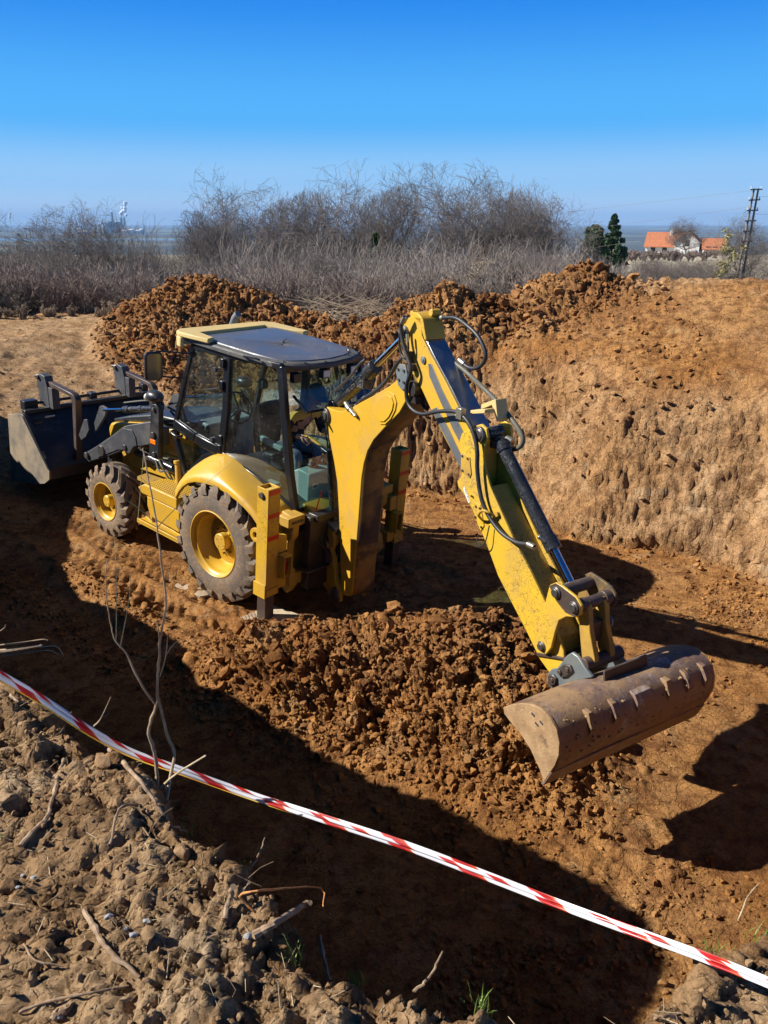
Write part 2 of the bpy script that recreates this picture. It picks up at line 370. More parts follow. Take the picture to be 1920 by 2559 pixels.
def clusters(mb):
    p = list(range(len(mb.v)))
    def f_(i):
        while p[i] != i: p[i] = p[p[i]]; i = p[i]
        return i
    for f in mb.f:
        a = f_(f[0])
        for q in f[1:]: p[f_(q)] = a
    rt = np.array([f_(i) for i in range(len(p))]); V = np.array(mb.v); U = np.unique(rt)
    if len(U) < 2 or len(U) > 60: return [mb]
    bb = [(V[rt == u].min(0) - .004, V[rt == u].max(0) + .004) for u in U]; g = list(range(len(U)))
    for i in range(len(U)):
        for j in range(i):
            if (bb[i][0] <= bb[j][1]).all() and (bb[j][0] <= bb[i][1]).all():
                a, b = g[i], g[j]; g = [b if x == a else x for x in g]
    if len(set(g)) < 2: return [mb]
    gi = {u: g[k] for k, u in enumerate(U)}; out = []
    for k in sorted(set(g)):
        ids = [i for i in range(len(p)) if gi[rt[i]] == k]; mp_ = {a: b for b, a in enumerate(ids)}; m = MB()
        m.v = [mb.v[i] for i in ids]; m.f = [tuple(mp_[q] for q in f) for f in mb.f if f[0] in mp_]; out.append(m)
    return out
def obj(name, mb, mat, parent=None, T=None, bevel=0, ang=38, solid=0, recalc=True):
    if parent is not None and name not in NOSPLIT:
        cl = clusters(mb)
        if len(cl) > 1:
            os_ = [obj1(name, c, mat, parent, T, bevel, ang, solid, recalc) for c in cl]; return os_[0]
    return obj1(name, mb, mat, parent, T, bevel, ang, solid, recalc)
NOSPLIT = {'anti_slip_studs', 'label_marks', 'tyre', 'outer_stick', 'crown', 'foliage'}
def obj1(name, mb, mat, parent=None, T=None, bevel=0, ang=38, solid=0, recalc=True):
    me = bpy.data.meshes.new(name); V = mb.v
    if T is not None: V = [tuple(T @ Vector(v)) for v in V]
    me.from_pydata(V, [], mb.f); me.validate()
    if recalc:
        bm = bmesh.new(); bm.from_mesh(me); bmesh.ops.recalc_face_normals(bm, faces=bm.faces); bm.to_mesh(me); bm.free()
    me.shade_smooth(); me.set_sharp_from_angle(angle=R(ang))
    o = link(name, me, parent, M[mat] if isinstance(mat, str) else mat)
    if solid:
        md = o.modifiers.new('solid', 'SOLIDIFY'); md.thickness = solid; md.offset = 0
    if bevel:
        md = o.modifiers.new('bevel', 'BEVEL'); md.width = bevel; md.segments = 2; md.limit_method = 'ANGLE'; md.angle_limit = R(40)
    return o
def npmesh(name, V, F, mat, smooth=True):
    me = bpy.data.meshes.new(name); V = np.asarray(V, np.float32); F = np.asarray(F, np.int32); k = F.shape[1]
    me.vertices.add(len(V)); me.vertices.foreach_set('co', V.ravel())
    me.loops.add(F.size); me.loops.foreach_set('vertex_index', F.ravel())
    me.polygons.add(len(F)); me.polygons.foreach_set('loop_start', np.arange(0, F.size, k, dtype=np.int32))
    me.update(calc_edges=True)
    if smooth: me.polygons.foreach_set('use_smooth', np.ones(len(F), bool))
    me.materials.append(mat); return me
def attr(me, name, a):
    x = me.attributes.new(name, 'FLOAT', 'POINT'); x.data.foreach_set('value', np.asarray(a, np.float32))
def tag(o, label=None, cat=None, group=None, kind=None):
    if label: o['label'] = label
    if cat: o['category'] = cat
    if group: o['group'] = group
    if kind: o['kind'] = kind
    return o
def empty(name, loc=(0, 0, 0)):
    o = bpy.data.objects.new(name, None); COL.objects.link(o); o.location = loc; o.empty_display_size = .3; return o

# ------------------------------------------------------------------ numpy noise
def _h(ix, iy, iz, s):
    h = (ix * 374761393 + iy * 668265263 + iz * 2147483647 + s * 974634777) & 0xffffffff
    h = ((h ^ (h >> 13)) * 1274126177) & 0xffffffff
    h = ((h ^ (h >> 15)) * 2246822519) & 0xffffffff
    return ((h ^ (h >> 16)) & 0xffffff) / float(0xffffff)
def vnoise(P, s=0):
    I = np.floor(P).astype(np.int64); f = P - I; f = f * f * f * (f * (f * 6 - 15) + 10); out = 0
    for a in (0, 1):
        for b in (0, 1):
            for c in (0, 1):
                wgt = (f[:, 0] if a else 1 - f[:, 0]) * (f[:, 1] if b else 1 - f[:, 1]) * (f[:, 2] if c else 1 - f[:, 2])
                out = out + wgt * _h(I[:, 0] + a, I[:, 1] + b, I[:, 2] + c, s)
    return out * 2 - 1
def fbm(P, sc, o=4, g=.5, s=0):
    r_ = 0; a = 1; tot = 0
    for k in range(o): r_ = r_ + a * vnoise(P * sc * 2 ** k + 17.3 * k, s + k); tot += a; a *= g
    return r_ / tot
def worley(P, sc, s=0, two=False):
    Q = P * sc; I = np.floor(Q).astype(np.int64); f = Q - I
    d1 = np.full(len(P), 9.); d2 = np.full(len(P), 9.)
    for a in (-1, 0, 1):
        for b in (-1, 0, 1):
            for c in (-1, 0, 1):
                jx, jy, jz = I[:, 0] + a, I[:, 1] + b, I[:, 2] + c
                d = (a + _h(jx, jy, jz, s) - f[:, 0]) ** 2 + (b + _h(jx, jy, jz, s + 1) - f[:, 1]) ** 2 + (c + _h(jx, jy, jz, s + 2) - f[:, 2]) ** 2
                if two: d2 = np.minimum(d2, np.maximum(d1, d))
                d1 = np.minimum(d1, d)
    return (np.sqrt(d1), np.sqrt(d2)) if two else np.sqrt(d1)
def chunks(P, sc, s):
    Q = P * sc; I = np.floor(Q).astype(np.int64); f = Q - I
    d1 = np.full(len(P), 9.); d2 = np.full(len(P), 9.); rr = np.zeros(len(P))
    for a in (-1, 0, 1):
        for b in (-1, 0, 1):
            for c in (-1, 0, 1):
                jx, jy, jz = I[:, 0] + a, I[:, 1] + b, I[:, 2] + c; hx_ = _h(jx, jy, jz, s)
                d = (a + hx_ - f[:, 0]) ** 2 + (b + _h(jx, jy, jz, s + 1) - f[:, 1]) ** 2 + (c + _h(jx, jy, jz, s + 2) - f[:, 2]) ** 2
                d2 = np.minimum(d2, np.maximum(d1, d)); rr = np.where(d < d1, (hx_ * 7.31) % 1.0, rr); d1 = np.minimum(d1, d)
    g = np.sqrt(d2) - np.sqrt(d1); return (.25 + rr) * sst(0, .22, g) * (1.15 - .6 * np.sqrt(d1)) - .45
def warp(P, k, a, s): return P + a * np.stack([vnoise(P * k, s), vnoise(P * k, s + 1), vnoise(P * k, s + 2)], 1)
def sst(a, b, x): t = np.clip((x - a) / (b - a), 0, 1); return t * t * (3 - 2 * t)

# ------------------------------------------------------------------ terrain
MO = np.array([-1.28, 9.18]); MF = np.array([-.768, .64])       # machine ground origin and forward direction
EDGE = [(-1.5, 2.72), (-1.28, 2.58), (-1.0, 2.31), (-.83, 2.2), (-.71, 2.08), (-.63, 1.92), (-.45, 1.79), (-.38, 1.68), (-.29, 1.64), (-.24, 1.52), (-.16, 1.40), (-.1, 1.37), (.04, 1.34), (.15, 1.30), (.28, 1.24), (.42, 1.10), (.55, 1.22), (.66, 1.34), (.77, 1.44), (.93, 1.53),
        (1.6, 1.75), (3, 2.4), (6, 4), (8.5, 6.5), (7.5, 8.0), (4.58, 8.79), (4.22, 9.3), (3.4, 9.8), (2.64, 10.14), (2.29, 10.77), (2.05, 11.3), (1.25, 11.9), (.5, 12.2), (-1.2, 13.2), (-2.8, 14.3), (-4.0, 16.0), (-4.9, 17.6),
        (-5.6, 22), (-14, 22), (-12, 18), (-10.5, 17), (-8.9, 14.6), (-7.75, 12.6), (-7.15, 10.9), (-6.95, 9.8), (-6.65, 8.8), (-6.42, 8.13), (-5.81, 7.84), (-5.06, 7.16), (-4.73, 6.44), (-4.21, 6.12), (-3.66, 5.51), (-3.18, 5.03), (-2.95, 4.8), (-2.8, 4.2), (-2.7, 3.8), (-2.45, 3.3), (-1.9, 2.95)]
def sdf(x, y, poly):
    d = np.full(x.shape, 1e9); ins = np.zeros(x.shape, bool); n = len(poly)
    for i in range(n):
        ax, ay = poly[i]; bx, by = poly[(i + 1) % n]; ex, ey = bx - ax, by - ay
        t = np.clip(((x - ax) * ex + (y - ay) * ey) / (ex * ex + ey * ey), 0, 1)
        d = np.minimum(d, (x - ax - t * ex) ** 2 + (y - ay - t * ey) ** 2)
        c = ((ay > y) != (by > y)) & (x < ex * (y - ay) / (ey + 1e-12) + ax); ins ^= c
    d = np.sqrt(d); return np.where(ins, -d, d)
PILES = [([(-7.3, 18.6, 1.55), (-6.3, 19.4, 1.8), (-5.5, 19.6, 2.2), (-4.5, 19.2, 2.88), (-3.6, 18.8, 2.72), (-2.3, 18.0, 2.35), (-1.0, 17.0, 2.1)], .52),
         ([(-.2, 15.6, 2.2), (.7, 15.2, 2.45)], .42), ([(1.30, 15.0, 2.95), (1.5, 15.1, 2.8)], .50), ([(1.6, 15, 2.3), (3, 15, 2.6)], .40), ([(3.0, 15, 2.85), (3.3, 14.8, 3.05)], .42),
         ([(3.3, 15, 3.0), (3.65, 15, 3.36), (4.1, 14.8, 3.15)], .62),
         ([(4.3, 14.2, 3.08), (5.2, 13.6, 3.22), (6, 13.1, 3.24), (7, 12.8, 3.38), (9, 12.4, 3.55), (14, 12, 3.6)], .40)]
def pile_z(x, y):
    z = np.full(x.shape, -50.)
    for pts, sl_ in PILES:
        for (ax, ay, az), (bx, by, bz) in zip(pts[:-1], pts[1:]):
            ex, ey = bx - ax, by - ay; t = np.clip(((x - ax) * ex + (y - ay) * ey) / (ex * ex + ey * ey), 0, 1)
            d = np.hypot(x - ax - t * ex, y - ay - t * ey)
            z = np.maximum(z, az + t * (bz - az) - sl_ * (np.sqrt(d * d + .06) - .2))
    return z
def hill_z(x, y):
    yy = np.maximum(y, 0); a = sst(.0, .30, x / np.maximum(yy, 8))
    Lz = np.interp(yy, [18, 22, 26, 32, 60, 150, 600, 1500], [1.8, 1.55, .6, -1.2, -7, -30, -96, -100])
    Rz = np.interp(yy, [18, 30, 60, 85, 110, 140, 200, 300, 700, 1500], [1.9, .6, -1.6, -1.9, -.6, -1.6, -3.2, -14, -80, -100])
    side = np.interp(np.abs(x), [0, 60, 300, 1500], [0, 0, -10, -60])
    return np.maximum(Lz * (1 - a) + Rz * a + side * np.where(yy < 300, 1, 0) * 0, -100)
def floor_z(x, y):
    X = (x - MO[0]) * MF[0] + (y - MO[1]) * MF[1]
    return np.minimum(.085 * np.clip(X, 0, 4.6) + .26 * np.maximum(X - 4.6, 0), 1.8)
def base_z(x, y):
    d = sdf(x, y, EDGE); fl = floor_z(x, y)
    near = (y - .7 * x < 2.8) | (x < -(y - 1) * .62)
    k = np.where(near, 6.0, np.where(x > .4, 1.9, 2.6)); off = np.where(near, .40, 0.0)
    tn = 2.42 + 1.0 * np.exp(-((x + 3.05) ** 2 + (y - 3.85) ** 2) / .8) - .05 * np.clip(y - 8, 0, 12)
    tn = tn - .10 * sst(.6, 1.1, x) * sst(0.0, 1.0, y)
    tn = np.where(y > 17, np.minimum(tn, hill_z(x, y)), tn)
    nat = np.where(y > 19, hill_z(x, y), .95 + .85 * sst(15.5, 19, y)); nat = np.where(y > 19, nat, nat)
    tf = np.maximum(nat, pile_z(x, y)); pz = np.maximum(tf - nat, ((y > 14) & (x < -2.5)) * (pile_z(x, y) - floor_z(x, y)))
    top = np.where(near, tn, tf)
    top = np.where(y > 22, np.maximum(hill_z(x, y), np.where(near, -99, pile_z(x, y))), top)
    wa = np.maximum(fl, fl + k * (d + off)); wb = np.maximum(top, fl); K_ = np.where(near, .02, .7) * sst(-.05, .5, d + off)
    K_ = np.maximum(K_, 1e-4); h_ = np.clip(.5 + .5 * (wb - wa) / K_, 0, 1); z = np.maximum(wb * (1 - h_) + wa * h_ - K_ * h_ * (1 - h_), fl)
    z = np.where((y > 14) & (x < -2.5) & (y < 24), np.maximum(z, pile_z(x, y)), z)
    z = np.where(y > 22.5, np.maximum(hill_z(x, y), pile_z(x, y)), z)
    # the loose soil heap in the middle of the pit
    def heap(cx, cy, rx, ry, rot, h_):
        c, s_ = math.cos(rot), math.sin(rot); u = ((x - cx) * c + (y - cy) * s_) / rx; v = (-(x - cx) * s_ + (y - cy) * c) / ry
        return h_ * np.exp(-(u * u + v * v))
    inside = sst(-.1, -.6, d)
    hp = heap(.30, 6.35, 1.5, .85, -.12, .53) + heap(.85, 5.5, .75, 1.0, .5, .20) + heap(-.95, 6.75, .7, .45, -.4, .16) + heap(1.1, 6.6, .5, .45, 0, .18)
    hp = hp * inside + heap(-3.0, 8.1, 1.5, .28, -.75, .13) * inside
    return z + hp, d, near, pz, hp
def axis(a, b, c, s0, g):
    out = [c]; p = c
    while p < b: p += s0 + g * abs(p - c); out.append(p)
    p = c
    while p > a: p -= s0 + g * abs(p - c); out.append(p)
    return np.array(sorted(out))
XS = axis(-17, 17, -.2, .0095, .0066); YS = axis(-2.5, 27, .9, .0075, .0046)
GX, GY = np.meshgrid(XS, YS); gx = GX.ravel(); gy = GY.ravel()
gz, gd, gnear, gpz, ghp = base_z(gx, gy)
Z2 = gz.reshape(GX.shape)
# soften creases a little
for _ in range(2): Z2[1:-1, 1:-1] = (Z2[1:-1, 1:-1] * 2 + Z2[:-2, 1:-1] + Z2[2:, 1:-1] + Z2[1:-1, :-2] + Z2[1:-1, 2:]) / 6
dzy, dzx = np.gradient(Z2, YS, XS)
NR = np.stack([-dzx.ravel(), -dzy.ravel(), np.ones(gx.size)], 1); NR /= np.linalg.norm(NR, axis=1)[:, None]
P3 = np.stack([gx, gy, Z2.ravel()], 1)
steep = 1 - NR[:, 2]
pitd = gd
# weights
w_pile = sst(.02, .35, gpz) * (~gnear) * np.maximum(sst(.2, .8, gd), ((gy > 14) & (gx < -2.5)) * sst(.0, .3, pile_z(gx, gy) - floor_z(gx, gy)) * (gz <= pile_z(gx, gy) + .01))
w_pile = w_pile * np.where(gx > .6, 1 - (1 - sst(13.0, 14.1, gy + .35 * fbm(P3, 1.1, 2, .5, 13) - .35 * sst(2.4, .6, gx))) * sst(.6, 1.6, gx) * .8, 1)
w_ridge = sst(4.0, 5.2, gx) * w_pile
w_heap = sst(.04, .22, ghp)
w_bank = (gnear & (gy < 6)) * sst(-.5, -.05, gd) * (1 - sst(.22, .62, gd + .25 * vnoise(P3 * 2, 12)))
w_band = (gnear & (gy < 6)) * sst(.1, .5, gd)
w_wall = sst(.25, .5, steep) * (~gnear)
blotch = sst(-.1, .35, fbm(P3, .7, 3, .5, 50))
patch = sst(-.15, .25, fbm(P3, .55, 3, .5, 90))
rub = np.clip(.10 + .95 * w_heap + (.85 - .45 * sst(4.0, 5.0, gx)) * w_pile + .16 * w_wall + .0 * w_bank, 0, 1)
rub = np.where(gnear & (gy < 7), .04, rub); rub = np.maximum(rub, .70 * w_bank * (.45 + .55 * blotch))
floorw = (gd < -.2) * (1 - w_heap)
rub = np.where(floorw > 0, rub * .55 + .25 * (patch > .5) * sst(-.2, .3, fbm(P3, 1.2, 2, .5, 8)) * .6, rub)
farf = sst(9, 15, gy)
nearf = gnear & (gy < 7); big = 1 - .80 * nearf
disp = np.zeros(gx.size)
disp += fbm(P3, .8, 3, .5, 3) * (.02 + .14 * rub * big)
f1 = chunks(warp(P3, 5, .09, 61), 2.8, 5)
rdg = 1 - np.abs(fbm(P3, 2.1, 5, .58, 33)) * 2.4
disp += f1 * .13 * rub * big * (.5 + .5 * farf + .15) + rdg * .09 * rub * big * (.45 + .55 * farf)
disp += np.abs(fbm(P3, 5.5, 5, .62, 35)) * .16 * rub * np.where(nearf, .30, 1)
disp += nearf * (np.abs(fbm(P3, 13, 5, .68, 36)) * (.004 + .095 * rub) + fbm(P3, 70, 3, .65, 38) * .006)
f2 = chunks(warp(P3, 11, .035, 64), 6.5, 11)
disp += f2 * .068 * rub * (1 - .55 * nearf)
f3 = chunks(warp(P3, 25, .015, 67), 16, 21)
disp += f3 * .030 * (rub * .95 + .05)
f4 = chunks(P3, 40, 25)
disp += f4 * .011 * (rub * .9 + .12) * (gy < 9)
disp += fbm(P3, 9, 4, .6, 31) * (.008 + .045 * rub) + fbm(P3, 34, 3, .65, 37) * (.004 + .016 * rub)
# holes in the crust of the bank near its broken edge
hole = sst(.25, .5, fbm(P3, 2.6, 3, .5, 71)) * w_bank
disp -= hole * .07
# drying cracks in the bank: bands between cells
nb = gnear & (gy < 4.2) & (gy > .2) & (gd > 0)
ca, cb = worley(P3[nb] + .05 * np.stack([vnoise(P3[nb] * 9, 81), vnoise(P3[nb] * 9, 82), 0 * gx[nb]], 1), 4.2, 91, True)
cr = (1 - sst(.0, .034, cb - ca)) * (sst(-.35, .0, vnoise(P3[nb] * 2.3, 95)))
disp[nb] -= cr * .035
ca2, cb2 = worley(P3[nb] + .03 * np.stack([vnoise(P3[nb] * 14, 83), vnoise(P3[nb] * 14, 84), 0 * gx[nb]], 1), 11, 97, True)
disp[nb] -= (1 - sst(.0, .06, cb2 - ca2)) * .006 * sst(-.2, .2, vnoise(P3[nb] * 3.1, 96))
# tooth marks scraped down the dug wall
tm = np.abs(np.modf((gx * .75 - gy * .65) * 5.5 + fbm(P3, 1.1, 2, .5, 44) * 1.2 + 100)[0] - .5)
disp -= (1 - sst(.0, .16, tm)) * .012 * w_wall * sst(.0, .3, vnoise(P3 * 1.3, 45) + .1)
disp += ((1 - np.abs(fbm(warp(P3, 2, .2, 48), 1.7, 5, .6, 49)) * 2) * .07 + chunks(warp(P3, 3, .15, 51), 3.2, 52) * .035 + fbm(P3, 7, 4, .65, 53) * .06 + fbm(P3 * np.array([.5, .5, 3.2]), 1.5, 4, .6, 54) * .10) * w_wall
# deep erosion cracks on the wall
disp -= (1 - sst(0, .035, np.abs(fbm(P3 * np.array([1, 1, .5]), 1.6, 3, .5, 47)))) * .022 * w_wall
# tyre tracks along the machine's left side
TX = (gx - MO[0]) * MF[0] + (gy - MO[1]) * MF[1]; TY = (gx - MO[0]) * (-MF[1]) + (gy - MO[1]) * MF[0]
for cy, sgn, x1 in ((1.05, 1, 3.4), (1.62, -1, 3.0), (-1.05, 1, 6)):
    v = TY - cy - .05 * np.sin(TX * 1.3); inb = (1 - sst(.17, .23, np.abs(v))) * sst(-2.2, -1.6, TX) * (1 - sst(x1, x1 + .6, TX)) * (gd < -.3)
    ph = np.modf((TX + sgn * np.abs(v) * 1.1 + .05 * vnoise(P3 * 3, 76)) / .17 + 60 + .5 * (v > 0))[0]
    disp += inb * ((sst(.25, .4, ph) - sst(.75, .9, ph)) * .034 * (.55 + .6 * vnoise(P3 * 2.1, 79)) - .025 + .018 * vnoise(P3 * 8, 77)) 
    disp += (gd < -.3) * .045 * np.exp(-((np.abs(v) - .27) / .05) ** 2) * sst(-2.2, -1.6, TX) * (1 - sst(x1, x1 + .6, TX)) * (.4 + .6 * vnoise(P3 * 3, 78))
# drag marks on the ramp and a straight blade line on the floor
ramp = sst(4.5, 6, TX) * (gd < 0) * (1 - w_pile)
disp += ramp * (.05 * vnoise(P3 * np.array([2.2, 5, 2]), 101) + .03 * vnoise(P3 * np.array([5, 12, 5]), 102))
lv = (gx - .95) * .62 + (gy - 4.9) * .78 + .0
lu = (gx - .95) * .78 - (gy - 4.9) * .62
disp += .02 * np.exp(-(lv / .03) ** 2) * sst(-.6, -.2, lu) * (1 - sst(.9, 1.6, lu))
disp -= .012 * np.exp(-((lv + .07) / .04) ** 2) * sst(-.6, -.2, lu) * (1 - sst(.9, 1.6, lu))
disp = np.where(np.abs(gx) > 15, disp * .2, disp)
TV = P3 + NR * disp[:, None]
ny, nx = GX.shape; idx = np.arange(nx * ny).reshape(ny, nx)
TF = np.stack([idx[:-1, :-1], idx[:-1, 1:], idx[1:, 1:], idx[1:, :-1]], -1).reshape(-1, 4)
dry = np.clip(gnear * (gy < 7) * sst(-.12, .10, gd) * 1.0 + .50 * w_pile * sst(3.8, 5.2, gx) + .50 * sst(.1, .6, steep) * (~gnear) + .15 * w_pile + .72 * ramp + .5 * sst(.2, .8, gd) * (~gnear) * (gpz < .1), 0, 1)
dry = dry - .25 * w_bank * (1 - blotch) * (gy < 6)
moist = np.clip((.9 * w_heap + .9 * w_pile * (1 - sst(3.9, 4.8, gx))) * (.55 + .6 * vnoise(P3 * 1.1, 120)), 0, 1)
me = npmesh('pit_ground', TV, TF, M['soil']); attr(me, 'dry', dry); attr(me, 'moist', moist); attr(me, 'smooth', nearf * (1 - w_bank) * sst(-.02, .1, gd))
ground = tag(link('pit_ground', me), kind='structure', label='orange brown clay ground with the dug pit, soil heaps and cracked bank', cat='ground')
def ground_z(x, y):
    i = np.searchsorted(XS, x); j = np.searchsorted(YS, y); i = min(max(i, 1), nx - 1); j = min(max(j, 1), ny - 1)
    return float(TV[idx[j, i], 2])

# far hillside sheet, sunk under the pit sheet where they overlap
hx = np.unique(np.concatenate([-np.geomspace(16, 900, 70), np.linspace(-16, 16, 60), np.geomspace(16, 900, 70)]))
hy = np.concatenate([[-60, -20, -2.4], np.linspace(0, 26, 40), np.geomspace(26.9, 1500, 130)])
HX, HY = np.meshgrid(hx, hy); a_, b_ = HX.ravel(), HY.ravel()
hz_ = base_z(a_, b_)[0]; inr = (np.abs(a_) < 16.6) & (b_ > -2.4) & (b_ < 26.8)
hz_ = np.where(inr, np.minimum(hz_, hill_z(a_, b_)) - 6, hz_)
edge_ = (np.abs(a_) < 17.2) & (b_ > -2.6) & (b_ < 27.3) & ~inr; hz_ = np.where(edge_, hz_ - .04, hz_)
PP = np.stack([a_, b_, hz_], 1)
hz_ = hz_ + np.where(inr, 0, fbm(PP, .05, 3, .5, 9) * .8 * sst(25, 50, b_) + fbm(PP, .8, 2, .5, 9) * .08)
mead = sst(.24, .30, a_ / np.maximum(b_, 1) + .02 * fbm(PP, .1, 3, .5, 5)) * sst(52, 66, b_) * (1 - sst(190, 260, b_))
HI = np.arange(a_.size).reshape(HX.shape)
me = npmesh('hillside', np.stack([a_, b_, hz_], 1), np.stack([HI[:-1, :-1], HI[:-1, 1:], HI[1:, 1:], HI[1:, :-1]], -1).reshape(-1, 4), M['hill'])
attr(me, 'meadow', mead); tag(link('hillside', me), kind='structure', label='brown winter hillside falling away to the valley with a pale meadow', cat='hillside')
def hill_at(x, y):
    return float(base_z(np.array([x], float), np.array([y], float))[0][0])
mb = MB().grid([[(x, y, -100.5) for x in np.linspace(-30000, 30000, 13)] for y in np.linspace(500, 34000, 15)])
tag(obj('valley_plain', mb, 'plain', recalc=False), kind='structure', label='flat blue hazy valley plain reaching the horizon', cat='plain')
mb = MB().prism([(-3300, 5000), (-1500, 5200), (-700, 5600), (200, 5900), (200, 6050), (-700, 5850), (-1500, 5600), (-3300, 5900)], 'z', -100.3, -99.5)
tag(obj('river', mb, 'water'), kind='structure', label='pale river strip crossing the valley plain', cat='river')

# ------------------------------------------------------------------ loose clods (stuff)
def ico(sub):
    bm = bmesh.new(); bmesh.ops.create_icosphere(bm, subdivisions=sub, radius=1)
    V = np.array([v.co[:] for v in bm.verts]); F = np.array([[v.index for v in f.verts] for f in bm.faces]); bm.free(); return V, F
def rock(V, s, amp=.35):
    g = np.random.default_rng(s); U = V / np.linalg.norm(V, axis=1)[:, None]; d = np.full(len(V), 1.3)
    for _ in range(11):
        q = g.normal(size=3); q /= np.linalg.norm(q); dp = U @ q
        d = np.where(dp > .05, np.minimum(d, (.5 + .5 * g.random()) / np.maximum(dp, .05)), d)
    d = d * (1 + amp * fbm(V + s * 7.1, 2.2, 3, .6, s)); W = U * d[:, None]
    return W * np.array([1, .65 + .35 * _h(s, 1, 2, 3), .5 + .35 * _h(s, 4, 2, 3)])
I1, F1_ = ico(2); PROT = [rock(I1, s) for s in range(1, 15)]
I0, F0_ = ico(1); PROT0 = [rock(I0, s, .45) for s in range(20, 34)]
area = np.gradient(XS)[None, :] * np.gradient(YS)[:, None]
area = area.ravel()
def scatter(wt, n, smin, smax, powr=2.2, big=False, lift=.25):
    p = wt * area; p = p / p.sum(); ids = rng.choice(gx.size, n, p=p)
    sz = smin + (smax - smin) * rng.random(n) ** powr
    Pr, Fq = (PROT, F1_) if big else (PROT0, F0_); nv = len(Pr[0])
    ch = rng.integers(0, len(Pr), n); A = rng.random((n, 3)) * 2 * np.pi
    ca_, sa_ = np.cos(A), np.sin(A)
    Rz = np.zeros((n, 3, 3)); Rz[:, 0, 0] = ca_[:, 0]; Rz[:, 0, 1] = -sa_[:, 0]; Rz[:, 1, 0] = sa_[:, 0]; Rz[:, 1, 1] = ca_[:, 0]; Rz[:, 2, 2] = 1
    Rx = np.zeros((n, 3, 3)); Rx[:, 1, 1] = ca_[:, 1]; Rx[:, 1, 2] = -sa_[:, 1]; Rx[:, 2, 1] = sa_[:, 1]; Rx[:, 2, 2] = ca_[:, 1]; Rx[:, 0, 0] = 1
    V = np.array(Pr)[ch] @ np.transpose(Rz @ Rx, (0, 2, 1)) * sz[:, None, None] + (TV[ids] + NR[ids] * (sz * lift)[:, None] + np.c_[rng.normal(0, .01, (n, 2)), np.zeros(n)])[:, None, :]
    F = (Fq[None] + (np.arange(n) * nv)[:, None, None]).reshape(-1, 3)
    return V.reshape(-1, 3), F, np.repeat(dry[ids], nv), np.repeat(np.clip(moist[ids] + .5 * (rng.random(n) - .5), 0, 1), nv)
def clods(name, label, sets):
    Vs, Fs, Ds, Ms = [], [], [], []; o = 0
    for a in sets: Ms.append(a[3]); Vs.append(a[0]); Fs.append(a[1] + o); Ds.append(a[2]); o += len(a[0])
    me = npmesh(name, np.concatenate(Vs), np.concatenate(Fs), M['clod']); attr(me, 'dry', np.concatenate(Ds)); attr(me, 'moist', np.concatenate(Ms)); attr(me, 'smooth', 0 * np.concatenate(Ds))
    me.set_sharp_from_angle(angle=R(34))
    tag(link(name, me), label, 'soil', kind='stuff')
vis = (gy > .3)
hw = w_heap * (gd < -.3)
clumpy = sst(-.1, .35, fbm(P3, 1.5, 3, .5, 111))
clods('heap_clods', 'loose orange clods covering the soil heap in front of the digger', [scatter(hw, 15000, .006, .026), scatter(hw, 3000, .02, .058), scatter(hw * sst(5.6, 7.4, gy), 90, .05, .11, 2.0, True)])
fw = (gd < -.3) * (gy < 9) * (gx > -.6) * clumpy * np.exp(-((gx * .78 - gy * .62 + 2.2) / 1.1) ** 2 * .6)
clods('floor_crumbs', 'small orange crumbs strewn over the pit floor', [scatter(fw, 6500, .006, .035, 3.0), scatter((gd < -.25) * (gy < 16), 2500, .008, .04, 3), scatter((np.abs(lv + .55) < .25) * (gd < -.3) * 1., 1500, .01, .04, 2.5)])
pw = w_pile * (gx < 4.6); pw2 = w_pile * (gx >= 3.8)
clods('spoil_clods', 'coarse orange lumps covering the spoil piles behind the pit', [scatter(pw, 13000, .015, .07, 2.2), scatter(pw * (gy > 13.5), 420, .05, .13, 2.2, True), scatter(pw2, 6500, .006, .024, 3), scatter((gd > -.45) * (gd < .12) * (~gnear) * 1., 1500, .012, .06, 2.5)])
bw = w_bank * (gd > .02); bw2 = (w_band + .3 * w_bank) * (gy < 4) * (gy > .5) * (gx < 2)
clods('bank_clods', 'dry tan crumbs on the cracked bank in the foreground', [scatter(bw, 9000, .003, .015, 2.4), scatter(bw, 420, .012, .034, 2.6, True), scatter(bw2, 3500, .0018, .008, 3)])

# ------------------------------------------------------------------ BACKHOE LOADER
Rm = Matrix(((-.7634, -.6405, .0823), (.6397, -.7677, -.0412), (.0895, .0212, .9958)))
Rm = Matrix((Rm.col[0].normalized(), Rm.col[1].normalized(), Rm.col[2].normalized())).transposed()
digger = empty('backhoe_loader', (0, 0, 0))
DM = Rm.to_4x4(); DM.translation = Vector((-1.28, 9.18, 0.0)); digger.matrix_world = DM
tag(digger, 'yellow and black backhoe loader with glazed cab reaching its arm over the soil heap', 'backhoe loader')
DI = DM.inverted()
azB = R(58.5); dB = Vector((math.cos(azB) * 1, -math.sin(azB), 0)); nB = Vector((math.sin(azB), math.cos(azB), 0))
BW = Matrix((dB, nB, Vector((0, 0, 1)))).transposed().to_4x4(); BW.translation = Vector((-.49, 8.05, 0))
BT = DI @ BW                                                      # boom plane frame (reach, sideways, height) -> machine
def mp(name, mb, mat, parent=digger, bevel=.004, **k): return obj(name, mb, mat, parent, None, bevel, **k)
def bp(name, mb, mat, parent=digger, bevel=.004, **k): return obj(name, mb, mat, parent, BT, bevel, **k)
def pins(mb, pts, y0, y1, r, ax='y'):
    for p in pts: mb.cyl((p[0], y0, p[1]), (p[0], y1, p[1]), r)
    return mb

